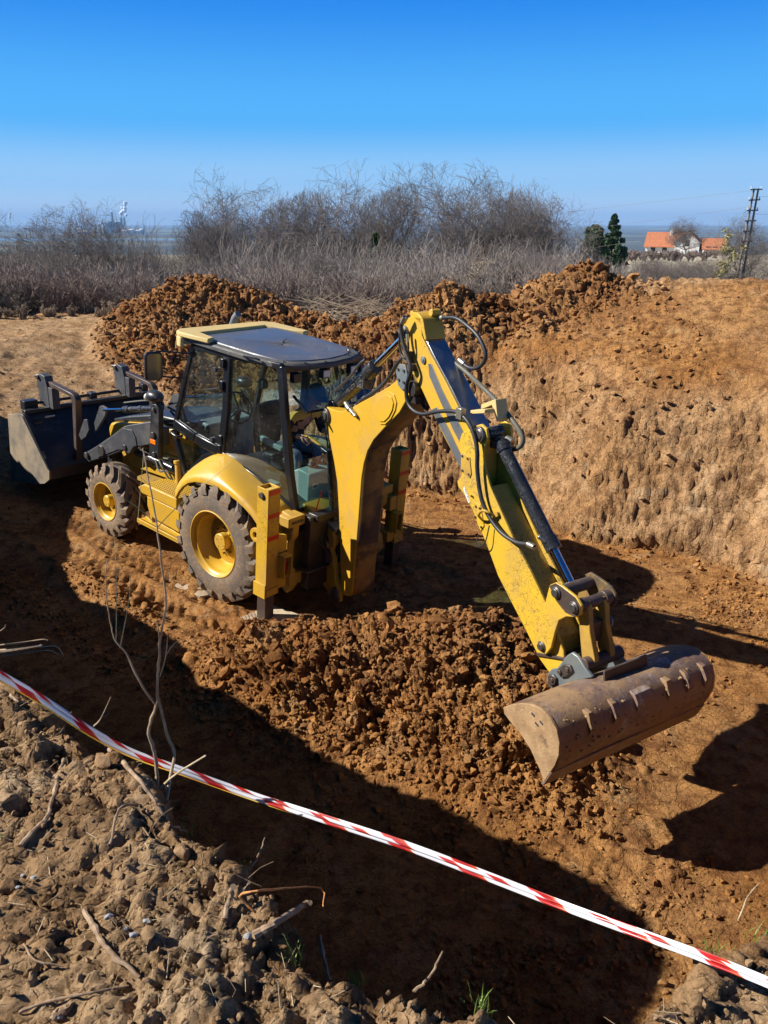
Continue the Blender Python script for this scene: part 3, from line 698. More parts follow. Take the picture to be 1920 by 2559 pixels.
# wheels ---------------------------------------------------------
def wheel(name, cx, side, yo, zc, Rt, Wt, rr, mat, nlug, steer=0):
    root = bpy.data.objects.new(name, None); COL.objects.link(root); root.parent = digger; root.empty_display_size = .2
    root.location = (cx, side * yo, zc); root.rotation_euler = (0, 0, (0 if side > 0 else math.pi) + steer)
    # local: +y is the outer face, tyre spans y -Wt..0
    h_ = Wt; pr = [(rr, -.03), (rr + .012, -.008), (rr + .05, .0), (rr + .10, .002), (rr + .55 * (Rt - rr), -.004), (Rt - .085, -.022), (Rt - .055, -.06), (Rt - .045, -.11), (Rt - .035, -h_ / 2)]
    prof = pr + [(r_, -h_ - y_) for r_, y_ in pr[::-1][1:]]
    t = MB().lathe(prof, (0, 0, 0), 'y', 72)
    for s_ in (0, 1):
        for i in range(nlug):
            a0 = 2 * math.pi * (i + .5 * s_) / nlug; st = []
            for q in range(7):
                u = q / 5; da = .62 * u * (Wt / Rt) * 1.0
                if q <= 5:
                    y = -Wt / 2 + (.03 + u * (Wt / 2 - .045)) * (1 if s_ == 0 else -1); rt = Rt - .004 - .022 * u ** 4; rb = Rt - .07 - .05 * u ** 5
                else:
                    y = -Wt / 2 + (Wt / 2 + .006) * (1 if s_ == 0 else -1); rt = Rt - .075; rb = Rt - .13; da = .62 * 1.03 * Wt / Rt
                hw_ = (.030 + .012 * u) / Rt * (1.0 if Rt > .6 else .95)
                st.append((y, rt, rb, a0 + da, hw_))
            V = []
            for y, rt, rb, a, hw_ in st:
                for r_, aa in ((rb, a - hw_ * 1.35), (rt, a - hw_), (rt, a + hw_), (rb, a + hw_ * 1.35)):
                    V.append((r_ * math.cos(aa), y, r_ * math.sin(aa)))
            F = [(k * 4 + j, k * 4 + (j + 1) % 4, k * 4 + 4 + (j + 1) % 4, k * 4 + 4 + j) for k in range(6) for j in range(4)] + [(0, 3, 2, 1), (24, 25, 26, 27)]
            t.add(V, F)
    obj('tyre', t, mat, root, ang=30)
    d = Wt
    if Rt > .6:
        rp_ = [(rr + .006, -.025), (rr + .012, -.006), (rr, .0), (rr - .012, -.012), (rr - .022, -.035), (rr - .05, -.045), (rr - .055, -.10), (rr - .075, -.115), (rr - .08, -.19), (rr - .10, -.215), (rr - .16, -.20), (rr - .20, -.185), (.12, -.185)]
    else:
        rp_ = [(rr + .006, -.022), (rr + .01, -.004), (rr, .0), (rr - .01, -.012), (rr - .02, -.035), (rr - .035, -.045), (rr - .04, -.10), (rr - .05, -.14), (rr - .09, -.13), (.085, -.12)]
    rim = MB().lathe(rp_, (0, 0, 0), 'y', 64)
    ro = obj('rim', rim, 'yellow', root, ang=50)
    hb = MB(); hr = .098 if Rt > .6 else .078; y0, y1 = (-.22, -.105) if Rt > .6 else (-.15, -.03)
    hb.lathe([(hr + .03, y0), (hr + .028, y0 + .02), (hr, y0 + .03), (hr, y1 - .008), (hr - .008, y1), (.0, y1)], (0, 0, 0), 'y', 40)
    for i in range(4): a = i * math.pi / 2 + .4; hb.cyl((hr * .58 * math.cos(a), y1, hr * .58 * math.sin(a)), (hr * .58 * math.cos(a), y1 + .004, hr * .58 * math.sin(a)), .010, n=8)
    obj('hub', hb, 'yellow', root, ang=40)
    nb_ = MB()
    for i in range(8 if Rt > .6 else 6):
        a = i * math.pi / 4 if Rt > .6 else i * math.pi / 3; q = hr + (.055 if Rt > .6 else .03); yb = -.19 if Rt > .6 else -.122
        nb_.cyl((q * math.cos(a), yb, q * math.sin(a)), (q * math.cos(a), yb + .03, q * math.sin(a)), .013, n=6)
    obj('wheel_nuts', nb_, 'pin', root)
    return root
for sd_ in (1, -1):
    wheel('rear_wheel', 0, sd_, 1.09, .675, .705, .43, .384, 'tyre_rear', 20)
    wheel('front_wheel', 2.232, sd_, 1.04, .470, .49, .32, .248, 'tyre_front', 16, 0)
mp('rear_axle', MB().cyl((0, -.75, .675), (0, .75, .675), .13).box(-.25, .25, -.25, .25, .45, .9), 'grease')
mp('front_axle', MB().cyl((2.232, -.75, .47), (2.232, .75, .47), .075).box(2.12, 2.34, -.2, .2, .35, .7), 'yellow_muddy')

# chassis, hood --------------------------------------------------
ch = MB().box(-.7, 2.75, -.42, .42, .58, .92).box(-.72, 0.9, -.55, .55, .85, 1.12)
mp('chassis', ch, 'yellow_muddy')
mp('side_frame', MB().prism([(1.30, .86), (2.45, .78), (2.62, .95), (2.62, 1.08), (2.2, 1.12), (1.3, 1.18)], 'y', .42, .47).prism([(1.30, .86), (2.45, .78), (2.62, .95), (2.62, 1.08), (2.2, 1.12), (1.3, 1.18)], 'y', -.47, -.42), 'yellow')
mp('engine_block', MB().box(1.3, 2.5, -.36, .36, .86, 1.2).cyl((1.9, .36, 1.0), (1.9, .5, 1.0), .07).cyl((1.55, .36, 1.08), (1.55, .52, 1.08), .05), 'grease')
hood = MB().prism([(1.18, 1.12), (2.98, 1.0), (3.02, 1.16), (2.95, 1.26), (2.55, 1.36), (1.9, 1.50), (1.18, 1.55)], 'y', -.45, .45)
hd = mp('hood', hood, 'yellow', bevel=.035)
mp('hood_top', MB().prism([(1.16, 1.54), (1.95, 1.49), (2.56, 1.352), (2.93, 1.262), (2.97, 1.30), (2.60, 1.43), (2.0, 1.60), (1.16, 1.68)], 'y', -.40, .40), 'black', hd, bevel=.04)
mp('grille', MB().box(2.985, 3.03, -.36, .36, 1.02, 1.18).box(3.0, 3.12, -.42, .42, .62, .98), 'black', hd)
mp('exhaust_pipe', MB().path([(1.55, -.46, 1.5), (1.55, -.46, 2.55), (1.50, -.46, 2.80), (1.42, -.46, 2.90)], .045, 14, 6).cyl((1.55, -.46, 1.5), (1.55, -.46, 2.0), .075), 'hinge')
# steps and tank -------------------------------------------------
st_ = MB().prism([(.80, .945), (1.45, .935), (1.58, .86), (1.50, .80), (.80, .80)], 'y', .58, .97)
pf = mp('platform', st_, 'yellow', bevel=.012)
dm_ = MB()
for i in range(17):
    for j in range(9): dm_.cyl((.84 + i * .036, .63 + j * .037, .944 - i * .0006), (.84 + i * .036, .63 + j * .037, .951 - i * .0006), .008, .005, 6)
mp('anti_slip_studs', dm_, 'grease', pf, bevel=0)
mp('fuel_tank', MB().prism([(.77, .50), (1.36, .53), (1.42, .66), (1.42, .795), (.77, .795)], 'y', .50, .955), 'yellow', bevel=.018)
ss = MB().box(.72, 1.60, .86, .985, .40, .425).box(.72, 1.60, .965, .985, .385, .44).box(.72, 1.60, .855, .87, .385, .44).box(.78, .82, .86, .9, .42, .52).box(1.4, 1.44, .86, .9, .42, .56)
for i in range(22): ss.box(.75 + i * .038, .765 + i * .038, .95, .98, .425, .445)
mp('step', ss, 'yellow_worn')
mp('breather_pipe', MB().cyl((1.22, .62, .93), (1.26, .60, 1.20), .042).cyl((1.255, .60, 1.18), (1.265, .60, 1.22), .055), 'yellow_worn')
mp('tank_far', MB().box(.7, 1.45, -.95, -.5, .50, .9), 'yellow', bevel=.02)

# fenders --------------------------------------------------------
def fender(sd_):
    arc = [(.74, 1.00), (.68, 1.10), (.60, 1.19), (.50, 1.265), (.38, 1.315), (.24, 1.345), (.10, 1.36), (-.04, 1.36), (-.18, 1.345), (-.32, 1.315), (-.46, 1.27), (-.58, 1.215), (-.68, 1.14), (-.76, 1.05)]
    inn = [(1.08, 1.03), (1.0, 1.13), (.92, 1.22), (.82, 1.31), (.70, 1.40), (.58, 1.475), (.46, 1.535), (.33, 1.565), (.16, 1.535), (-.04, 1.475), (-.24, 1.41), (-.44, 1.345), (-.62, 1.285), (-.80, 1.225)]
    m = MB(); rows = []
    for (ax, az), (ix, iz) in zip(arc, inn):
        r_ = []
        for k in range(11):
            t = k / 10; e = t ** 2.0
            y = .60 + .42 * (1 - (1 - t) ** 1.25)
            x = ix + (ax - ix) * (t ** 1.3); z = iz + (az + .05 - iz) * (t ** 2.3)
            r_.append((x, sd_ * y, z))
        r_.append((ax, sd_ * 1.03, az + .02)); r_.append((ax, sd_ * 1.03, az - .012)); r_.append((ax * .985, sd_ * 1.005, az - .02))
        rows.append(r_)
    m.grid(rows)
    f = mp('fender', m, 'yellow', bevel=0, solid=.012, ang=60)
    return f
fender(1); fender(-1)
mp('wheel_arch_liner', MB().prism([(.95, 1.0), (.72, 1.28), (.4, 1.46), (.3, 1.50), (-.78, 1.19), (-.8, .95)], 'y', -.58, .58), 'black', bevel=0)

# cab ------------------------------------------------------------
def cab_side(z):   # half width of the cab at a height
    return float(np.interp(z, [1.0, 1.6, 2.7], [.585, .625, .60]))
def cs(x, z, sd_, off=0): return (x, sd_ * (cab_side(z) + off), z)
cabf = MB()
def post(pts, w_=.05, t_=.055, sd_=1):
    for a, b in zip(pts[:-1], pts[1:]): cabf.bar(cs(*a, sd_), cs(*b, sd_), t_, w_, up=(0, 1, 0) if False else (1, 0, 0))
for sd_ in (1, -1):
    for pth, wd in (([(.93, 2.68), (1.10, 2.2), (1.24, 1.72), (1.26, 1.5), (1.10, 1.03)], .05),
                    ([(.33, 2.68), (.335, 2.1), (.41, 1.55)], .085),
                    ([(-.50, 2.72), (-.60, 2.2), (-.72, 1.6), (-.80, 1.16)], .075),
                    ([(.93, 2.675), (.35, 2.685)], .045), ([(.35, 2.69), (-.50, 2.735)], .05),
                    ([(.41, 1.56), (.0, 1.47), (-.40, 1.37), (-.80, 1.22)], .045),
                    ([(1.10, 1.03), (.95, 1.22), (.72, 1.42), (.41, 1.56)], .045)):
        for a, b in zip(pth[:-1], pth[1:]):
            p0 = Vector(cs(*a, sd_)); p1 = Vector(cs(*b, sd_)); d = (p1 - p0).normalized(); p0 = p0 - d * .012; p1 = p1 + d * .012
            cabf.bar(p0, p1, .06, wd * 1.22, up=d.cross(Vector((0, 1, 0))))
# rear frame and front frame crossbars
cabf.box(-.83, -.77, -.60, .60, 1.13, 1.25); cabf.box(-.55, -.49, -.58, .58, 2.66, 2.74); cabf.box(.90, .95, -.58, .58, 2.62, 2.70); cabf.box(1.06, 1.12, -.58, .58, .98, 1.08)
cab = mp('cab_frame', cabf, 'black_satin', bevel=.008)
mp('cab_floor', MB().box(-.76, 1.05, -.56, .56, 1.06, 1.12), 'dash')
# roof
rpoly = [(.98, .66), (.60, .665), (-.05, .66), (-.40, .62), (-.56, .50), (-.66, .28), (-.70, 0), (-.66, -.30), (-.57, -.52), (-.40, -.64), (0, -.68), (.6, -.70), (.98, -.70)]
def ring(sc, z, ox=.12): return [((x - ox) * sc + ox, y * sc, z + .018 * x - .012 * y) for x, y in rpoly]
rf = MB(); r0 = [ring(.97, 2.715), ring(1.0, 2.725), ring(1.005, 2.755), ring(.985, 2.772), ring(.90, 2.778), ring(.885, 2.792), ring(.60, 2.803), ring(.3, 2.806), ring(0, 2.807)]
rr_ = [q + [q[0]] for q in r0]; rf.grid(rr_)
roof = mp('cab_roof', rf, 'roof', bevel=0, ang=25)
rl = MB().grid([q + [q[0]] for q in (ring(.975, 2.709), ring(1.012, 2.722), ring(1.014, 2.757), ring(.99, 2.775), ring(.905, 2.782), ring(.90, 2.776))])
mp('roof_edge', rl, 'roof_lip', roof, bevel=0, ang=30)
# pale yellow front visor running round the front and far side
vz = 2.80
vis_ = MB().prism([(1.12, .70), (1.02, .73), (.56, .70), (.60, .58), (.92, .52), (.98, -.52), (.60, -.60), (.45, -.66), (.45, -.75), (1.08, -.76), (1.20, -.66), (1.20, .60)], 'z', vz - .02, vz + .035)
vis_.prism([(1.12, .70), (1.02, .73), (.98, .70), (1.10, .66), (1.16, .58), (1.16, -.62), (1.06, -.70), (1.08, -.75), (1.20, -.66), (1.20, .60)], 'z', vz - .14, vz - .021)
mp('roof_visor', vis_, 'yellow_faded', roof, bevel=.012)
mp('work_lamp', MB().cyl((1.14, .52, 2.70), (1.22, .52, 2.70), .055).cyl((1.14, -.5, 2.70), (1.22, -.5, 2.70), .055), 'lamp', roof)
mp('roof_grab_handle', MB().path([(-.02, .665, 2.745), (-.04, .70, 2.76), (-.22, .70, 2.77), (-.24, .665, 2.755)], .011, 8, 3), 'black_satin', roof, bevel=0)
mp('roof_loop', MB().path([(-.50, -.40, 2.77), (-.50, -.40, 2.83), (-.58, -.33, 2.83), (-.58, -.33, 2.77)], .009, 8, 3), 'pin', roof, bevel=0)
bt = MB()
for x, y in ((-.66, .12), (-.60, .36), (-.46, .53), (-.67, -.15), (-.58, -.42)): bt.cyl((x, y, 2.76), (x, y, 2.772), .013, n=8)
mp('roof_bolts', bt, 'pin', roof, bevel=0)
# glazing
def pane(name, pts, mat, parent=cab, sd_=None, off=.0):
    m = MB(); V = [cs(x, z, sd_, off) for x, z in pts] if sd_ else pts
    m.add(V, [tuple(range(len(V)))]); return mp(name, m, mat, parent, bevel=0, recalc=False)
for sd_ in (1, -1):
    pane('rear_side_window', [(.29, 2.66), (-.47, 2.705), (-.60, 2.1), (-.76, 1.26), (-.4, 1.39), (.0, 1.49), (.36, 1.57), (.30, 2.1)], 'glass', cab, sd_, .012)
    pane('door_window', [(.90, 2.65), (.37, 2.66), (.38, 2.1), (.44, 1.60), (.8, 1.63), (1.22, 1.70), (1.08, 2.2)], 'glass_door', cab, sd_, .016)
    pane('lower_door_window', [(1.235, 1.49), (.62, 1.50), (.78, 1.40), (.95, 1.24), (1.09, 1.06), (1.20, 1.34)], 'glass', cab, sd_, .012)
dr = MB()
for a, b in (((1.25, 1.70), (.85, 1.615)), ((.85, 1.615), (.44, 1.575))):
    dr.bar(cs(*a, 1, .02), cs(*b, 1, .02), .05, .13, up=(0, 0, 1))
mp('door_panel', dr, 'black_satin', cab, bevel=.02)
mp('door_handle', MB().path([(1.24, .645, 1.62), (1.25, .70, 1.60), (1.12, .71, 1.575), (1.10, .65, 1.585)], .016, 10, 4), 'black_satin', cab, bevel=0)
hg = MB()
for x, z in ((.375, 2.60), (.40, 1.72), (.385, 2.35), (.42, 1.60)): hg.box(x - .03, x + .03, .62, .665, z - .05, z + .05)
mp('door_hinge', hg, 'black_satin', cab, bevel=.006)
kn = MB()
for x, z in ((.50, 2.50), (.55, 1.68)): kn.cyl((x, .63, z), (x, .665, z), .028, n=16)
mp('window_catch', kn, 'dash', cab)
pane('windscreen', [(.93, .56, 2.64), (.93, -.56, 2.64), (1.24, -.57, 1.70), (1.24, .57, 1.70)], 'glass_door')
pane('rear_quarter_window', [(-.80, .56, 1.25), (-.80, -.56, 1.25), (-.76, -.56, 1.76), (-.76, .56, 1.76)], 'glass')
ru = MB().bar((-.62, .53, 2.44), (-.84, .53, 2.31), .03, .02).bar((-.62, -.53, 2.44), (-.84, -.53, 2.31), .03, .02)
hw0 = mp('rear_hatch_frame', ru.cyl((-.84, -.55, 2.31), (-.84, .55, 2.31), .012), 'black_satin', cab)
pane('rear_hatch_window', [(-.52, .55, 2.60), (-.52, -.55, 2.60), (-.85, -.55, 2.31), (-.85, .55, 2.31)], 'glass', cab)
wl = MB()
for y in (.45, .02, -.42): wl.box(-.60, -.53, y - .06, y + .06, 2.56, 2.66)
for y in (.45, .02, -.42): pass
lm = mp('rear_work_lamp', wl, 'black_satin', roof, bevel=.01)
mp('lamp_glass', MB().box(-.607, -.601, -.03, .07, 2.575, 2.645).box(-.607, -.601, -.47, -.37, 2.575, 2.645), 'lamp', lm, bevel=0)
# interior
s0 = MB()
s0.prism([(.12, 1.50), (-.34, 1.50), (-.38, 1.56), (-.34, 1.61), (.12, 1.58)], 'y', -.20, .26)
seat = mp('seat', s0, 'seat', bevel=.035)
def backrest():
    m = MB(); rows = []
    for i in range(9):
        t = i / 8; z = 1.55 + .56 * t; hw = .235 * (1 - .18 * (1 - t) - .25 * max(0, t - .6) ** 1.2); x = .10 + .10 * t
        rows.append([(x + .0, y_ * hw + .03, z) for y_ in (-1, -.6, 0, .6, 1)] + [(x + .09 - .03 * abs(y_), y_ * hw * 1.02 + .03, z) for y_ in (1, .6, 0, -.6, -1)] + [(x, -hw + .03, z)])
    m.grid(rows); t_ = rows[-1][:10]; o = len(m.v); m.v += [tuple(p) for p in t_]; m.f.append(tuple(range(o, o + 10))); return m
mp('backrest', backrest(), 'seat', seat, bevel=.02)
mp('armrest', MB().prism([(.10, 1.72), (-.25, 1.68), (-.27, 1.74), (.10, 1.79)], 'y', .27, .33), 'plastic', seat, bevel=.015)
mp('seat_base', MB().box(-.22, .1, -.12, .18, 1.12, 1.50).box(-.30, .14, .22, .36, 1.30, 1.42), 'dash', seat)
sw = MB(); tor = [(.78 + .0 + .085 * math.cos(a), .08 + .20 * math.sin(a), 1.92 + .17 * math.cos(a)) for a in np.linspace(0, 2 * math.pi, 33)]
sw.path(tor, .014, 8, 0, False)
for a in (0, 2.2, 4.1): sw.cyl((.78 - .02, .08, 1.92 - .02), (.78 + .085 * math.cos(a), .08 + .20 * math.sin(a), 1.92 + .17 * math.cos(a)), .011, n=8)
swo = mp('steering_wheel', sw, 'dash', bevel=0); mp('steering_column', MB().cyl((.76, .08, 1.90), (.98, .08, 1.15), .04), 'dash', swo)
mp('dashboard', MB().prism([(.86, 1.12), (1.06, 1.12), (1.18, 1.60), (1.12, 1.74), (.92, 1.72)], 'y', -.30, .40), 'plastic', bevel=.03)
dl = MB().cyl((.93, .40, 1.66), (.93, .412, 1.66), .045).cyl((1.03, .40, 1.67), (1.03, .412, 1.67), .025); mp('dash_dial', dl, 'dash')
cbx = MB().prism([(-.70, 1.14), (-.38, 1.14), (-.38, 1.40), (-.42, 1.50), (-.52, 1.56), (-.70, 1.54)], 'y', -.30, .31)
cb_ = mp('rear_control_box', cbx, 'plastic', bevel=.015)
lb = MB().box(-.706, -.7015, .17, .26, 1.355, 1.415); mp('control_label', lb, 'white', cb_, bevel=0)
mk = MB().box(-.709, -.7065, .185, .198, 1.365, 1.405).box(-.709, -.7065, .21, .225, 1.365, 1.405).box(-.709, -.7065, .232, .245, 1.37, 1.40); mp('label_marks', mk, 'dash', cb_, bevel=0)
for y in (.12, -.12):
    bo = MB().lathe([(.06, 1.545), (.05, 1.57), (.052, 1.58), (.038, 1.60), (.04, 1.61), (.02, 1.64), (0, 1.65)], (-.55, y, 0), 'z', 16)
    b_ = mp('lever_boot', bo, 'dash', bevel=0)
    mp('control_lever', MB().path([(-.55, y, 1.62), (-.56, y + .01, 1.75), (-.50, y + (.05 if y > 0 else -.0), 1.90)], .008, 8, 4), 'black_satin', b_, bevel=0)
mp('side_console', MB().box(-.35, .25, .38, .52, 1.12, 1.36).box(-.3, .1, -.5, -.36, 1.12, 1.4), 'plastic', bevel=.02)
mp('cab_fan', MB().cyl((.0, .42, 2.42), (-.02, .36, 2.42), .055), 'dash')

# mirrors --------------------------------------------------------
mr = MB().path([(.93, .66, 2.60), (1.18, .86, 2.60), (1.22, .93, 2.575)], .010, 8, 4).path([(1.02, .66, 2.30), (1.16, .84, 2.31), (1.23, .93, 2.34)], .010, 8, 4)
mra = mp('mirror_arm', mr, 'black_satin', bevel=0)
def rrect(w_, h_, r_, n=5):
    o = []
    for cx, cz, a0 in ((w_ - r_, h_ - r_, 0), (-w_ + r_, h_ - r_, 90), (-w_ + r_, -h_ + r_, 180), (w_ - r_, -h_ + r_, 270)):
        for k in range(n): a = R(a0 + 90 * k / (n - 1)); o.append((cx + r_ * math.cos(a), cz + r_ * math.sin(a)))
    return o
mh = MB(); RQ = Matrix.Translation((1.20, .95, 2.43)) @ Matrix.Rotation(R(-104), 4, 'Z')
hm = MB().prism(rrect(.105, .165, .05), 'y', .0, .05); hm.v = [tuple(RQ @ Vector(v)) for v in hm.v]; mho = mp('mirror_housing', hm, 'black', mra, bevel=.016)
hm = MB().prism(rrect(.085, .145, .04), 'y', -.003, -.0005); hm.v = [tuple(RQ @ Vector(v)) for v in hm.v]
hm2 = MB().prism(rrect(.085, .145, .04), 'y', .0505, .053); hm2.v = [tuple(RQ @ Vector(v)) for v in hm2.v]
mp('mirror_face', hm, 'mirror', mho, bevel=0); mp('mirror_face', hm2, 'mirror', mho, bevel=0)

# loader ---------------------------------------------------------
armp = [(1.46, 1.58), (1.75, 1.60), (2.24, 1.43), (2.36, 1.37), (2.60, 1.20), (2.99, .95), (3.24, .80), (3.30, .72), (3.20, .66), (3.08, .72), (2.78, .85), (2.42, 1.03), (2.30, 1.10), (2.20, 1.07), (2.10, 1.17), (1.65, 1.34), (1.46, 1.36)]
for sd_ in (1, -1):
    y0, y1 = (.57, .66) if sd_ > 0 else (-.66, -.57)
    a_o = mp('loader_arm', MB().prism(armp, 'y', y0, y1), 'arm_grey', bevel=.01)
    yo = y1 if sd_ > 0 else y0; e = .012 * sd_
    pl = MB().prism([(2.12, 1.40), (2.30, 1.38), (2.75, 1.08), (3.0, .90), (2.95, .80), (2.45, 1.05), (2.32, 1.08), (2.20, 1.06), (2.10, 1.18), (2.02, 1.22), (2.05, 1.33)], 'y', yo + (.001 if sd_ > 0 else -.001), yo + e)
    mp('arm_plate', pl, 'arm_grey', a_o, bevel=.004)
    mp('arm_pin', MB().cyl((2.28, yo, 1.13), (2.28, yo + 2.6 * e, 1.13), .035).cyl((3.22, yo, .76), (3.22, yo + 2.6 * e, .76), .045).cyl((2.84, yo, .93), (2.84, yo + 2.6 * e, .93), .075).cyl((1.56, yo + 2 * e, 1.48), (1.56, yo + 7 * e, 1.48), .03), 'pin', a_o)
    t0, t1 = sorted((sd_ * .67, sd_ * .74))
    tw = MB().prism([(1.46, 1.20), (1.60, 1.18), (1.66, 1.24), (1.63, 1.55), (1.60, 1.86), (1.50, 1.90), (1.43, 1.84), (1.44, 1.5)], 'y', t0, t1)
    two = mp('loader_tower', tw, 'black', bevel=.012)
    q0, q1 = sorted((sd_ * .741, sd_ * .748))
    mp('side_reflector', MB().box(1.51, 1.62, q0, q1, 1.375, 1.43), 'amber', two, bevel=.002)
    mp('tower_pin', MB().cyl((1.55, sd_ * .74, 1.50), (1.55, sd_ * .765, 1.50), .035).cyl((1.54, sd_ * .74, 1.25), (1.54, sd_ * .765, 1.25), .03).cyl((1.53, sd_ * .74, 1.82), (1.53, sd_ * .765, 1.82), .025), 'pin', two)
    tc_ = MB().cyl((1.55, sd_ * .61, 1.81), (2.30, sd_ * .61, 1.62), .036).cyl((2.24, sd_ * .61, 1.635), (2.36, sd_ * .61, 1.605), .045).cyl((1.95, sd_ * .61, 1.71), (2.02, sd_ * .61, 1.69), .042)
    tco = mp('tilt_cylinder', tc_, 'black_worn'); mp('rod', MB().cyl((2.30, sd_ * .61, 1.62), (2.84, sd_ * .61, 1.485), .019), 'chrome', tco)
    mp('tilt_hose', MB().path([(1.62, sd_ * .62, 1.90), (2.0, sd_ * .62, 1.80), (2.34, sd_ * .62, 1.70)], .011, 8, 4), 'hose_sleeve', tco, bevel=0)
    lk = MB().prism([(2.78, 1.52), (2.90, 1.53), (2.96, 1.50), (3.12, 1.22), (3.13, 1.10), (3.06, 1.15), (2.84, 1.40)], 'y', *sorted((sd_ * .57, sd_ * .60))).prism([(3.18, 1.28), (3.26, 1.26), (3.42, 1.0), (3.36, .94), (3.24, 1.02), (3.15, 1.14)], 'y', *sorted((sd_ * .64, sd_ * .66)))
    mp('tilt_link', lk, 'arm_grey')
    lc = mp('lift_cylinder', MB().cyl((2.22, sd_ * .52, 1.055), (1.30, sd_ * .52, 1.03), .055).cyl((2.18, sd_ * .52, 1.055), (2.23, sd_ * .52, 1.056), .062), 'black_worn')
    mp('rod', MB().cyl((2.22, sd_ * .52, 1.056), (2.34, sd_ * .52, 1.06), .028), 'chrome', lc)
mp('lift_hose', MB().path([(1.75, .58, 1.08), (1.62, .62, .98), (1.45, .62, 1.02), (1.30, .58, .86), (1.1, .5, .95)], .013, 8, 5).path([(1.72, .56, 1.10), (1.55, .63, 1.06), (1.38, .62, .92), (1.15, .56, .9)], .013, 8, 5).path([(1.7, .53, 1.12), (1.5, .56, 1.16), (1.2, .5, 1.2)], .012, 8, 5), 'hose_sleeve', bevel=0)
mp('loader_hose', MB().path([(1.45, .6, 1.85), (1.35, .5, 1.75), (1.28, .45, 1.5)], .014, 8, 5).path([(1.44, .57, 1.8), (1.3, .48, 1.6), (1.25, .4, 1.3)], .014, 8, 5).path([(1.40, .62, 1.9), (1.27, .55, 1.92), (1.22, .5, 1.7)], .014, 8, 5), 'hose', bevel=0)
mp('cross_tube', MB().cyl((2.9, -.6, .90), (2.9, .6, .90), .07), 'arm_grey')
hl = mp('headlamp_housing', MB().ball((1.56, .70, 1.97), .10, 3, (1.35, .9, .75)), 'black', bevel=0); mp('headlamp_lens', MB().ball((1.665, .735, 1.945), .052, 2, (.7, .9, .9)), 'lamp', hl, bevel=0)
hl = mp('headlamp_housing', MB().ball((1.56, -.70, 1.97), .10, 3, (1.35, .9, .75)), 'black', bevel=0); mp('headlamp_lens', MB().ball((1.665, -.70, 1.945), .052, 2, (.7, .9, .9)), 'lamp', hl, bevel=0)
# loader bucket
lb_ = [(4.56, 1.09), (4.13, 1.20), (4.05, 1.14), (3.62, .72), (3.50, .56), (3.52, .40), (3.66, .30), (3.90, .22), (4.62, .06)]
bk = MB(); th = .03
inn_ = [(4.13, 1.20), (3.62, .72), (3.50, .56), (3.52, .40), (3.66, .30), (3.90, .22), (4.66, .05)]
for (xa, za), (xb, zb) in zip(inn_[:-1], inn_[1:]): bk.prism([(xa, za), (xb, zb), (xb + .03, zb + .03), (xa + .03, za + .015)], 'y', -1.12, 1.05)
bk.prism([(4.56, 1.08), (4.13, 1.195), (4.16, 1.16), (4.54, 1.055)], 'y', -1.12, 1.05)
bko = mp('loader_bucket', bk, 'black', bevel=.004)
for y in (1.05, -1.15): mp('bucket_side', MB().prism(lb_, 'y', y, y + .03), 'dusty', bko, bevel=.006)
mp('bucket_rib', MB().prism([(4.14, 1.20), (4.09, 1.13), (3.53, .55), (3.46, .54), (4.04, 1.17)], 'y', 1.02, 1.09).prism([(4.14, 1.20), (4.09, 1.13), (3.53, .55), (3.46, .54), (4.04, 1.17)], 'y', -.1, -.04), 'black', bko, bevel=.004)
mp('top_rail', MB().bar((4.14, -1.12, 1.215), (4.14, 1.05, 1.215), .09, .05), 'black', bko, bevel=.006)
mp('bucket_rod', MB().cyl((3.98, .93, 1.03), (3.84, .93, .79), .016), 'bluepaint', bko, bevel=0)
mp('bucket_rod_clamp', MB().box(3.98, 4.06, .88, .99, 1.06, 1.10), 'black', bko)
mp('bucket_sticker', MB().bar((4.045, .80, 1.115), (4.045, .66, 1.115), .012, .07, up=(.7, 0, -.7)), 'white', bko, bevel=0)
mp('fork_rail', MB().cyl((4.30, -1.0, 1.27), (4.30, .98, 1.27), .022).box(4.24, 4.36, .78, .98, 1.2, 1.33).box(4.24, 4.36, -.15, -.05, 1.2, 1.31).box(4.24, 4.36, -1.05, -.95, 1.2, 1.33), 'black', bko, bevel=.004)
for y in (.62, -.62):
    fk = MB().prism([(4.38, 1.22), (4.12, 1.22), (4.14, 1.50), (4.20, 1.66), (4.34, 1.68), (4.42, 1.58)], 'y', y - .06, y + .06).prism([(4.12, 1.22), (4.02, 1.22), (4.03, 1.52), (4.14, 1.52)], 'y', y - .055, y + .055)
    fo = mp('fork_bracket', fk, 'arm_grey', bko, bevel=.006)
    mp('fork_tine', MB().prism([(4.10, 1.54), (4.13, 1.60), (3.60, 1.565), (3.50, 1.555), (3.43, 1.49), (3.50, .66), (3.54, .52), (3.56, .66), (3.53, 1.46), (3.58, 1.51)], 'y', y - .045, y + .045), 'brown_iron', fo, bevel=.006)
    mp('fork_pin', MB().cyl((4.36, y - .09, 1.62), (4.36, y + .09, 1.62), .03).path([(4.36, y, 1.64), (4.46, y + .02, 1.62), (4.52, y + .03, 1.60)], .018, 8, 3), 'pin', fo)

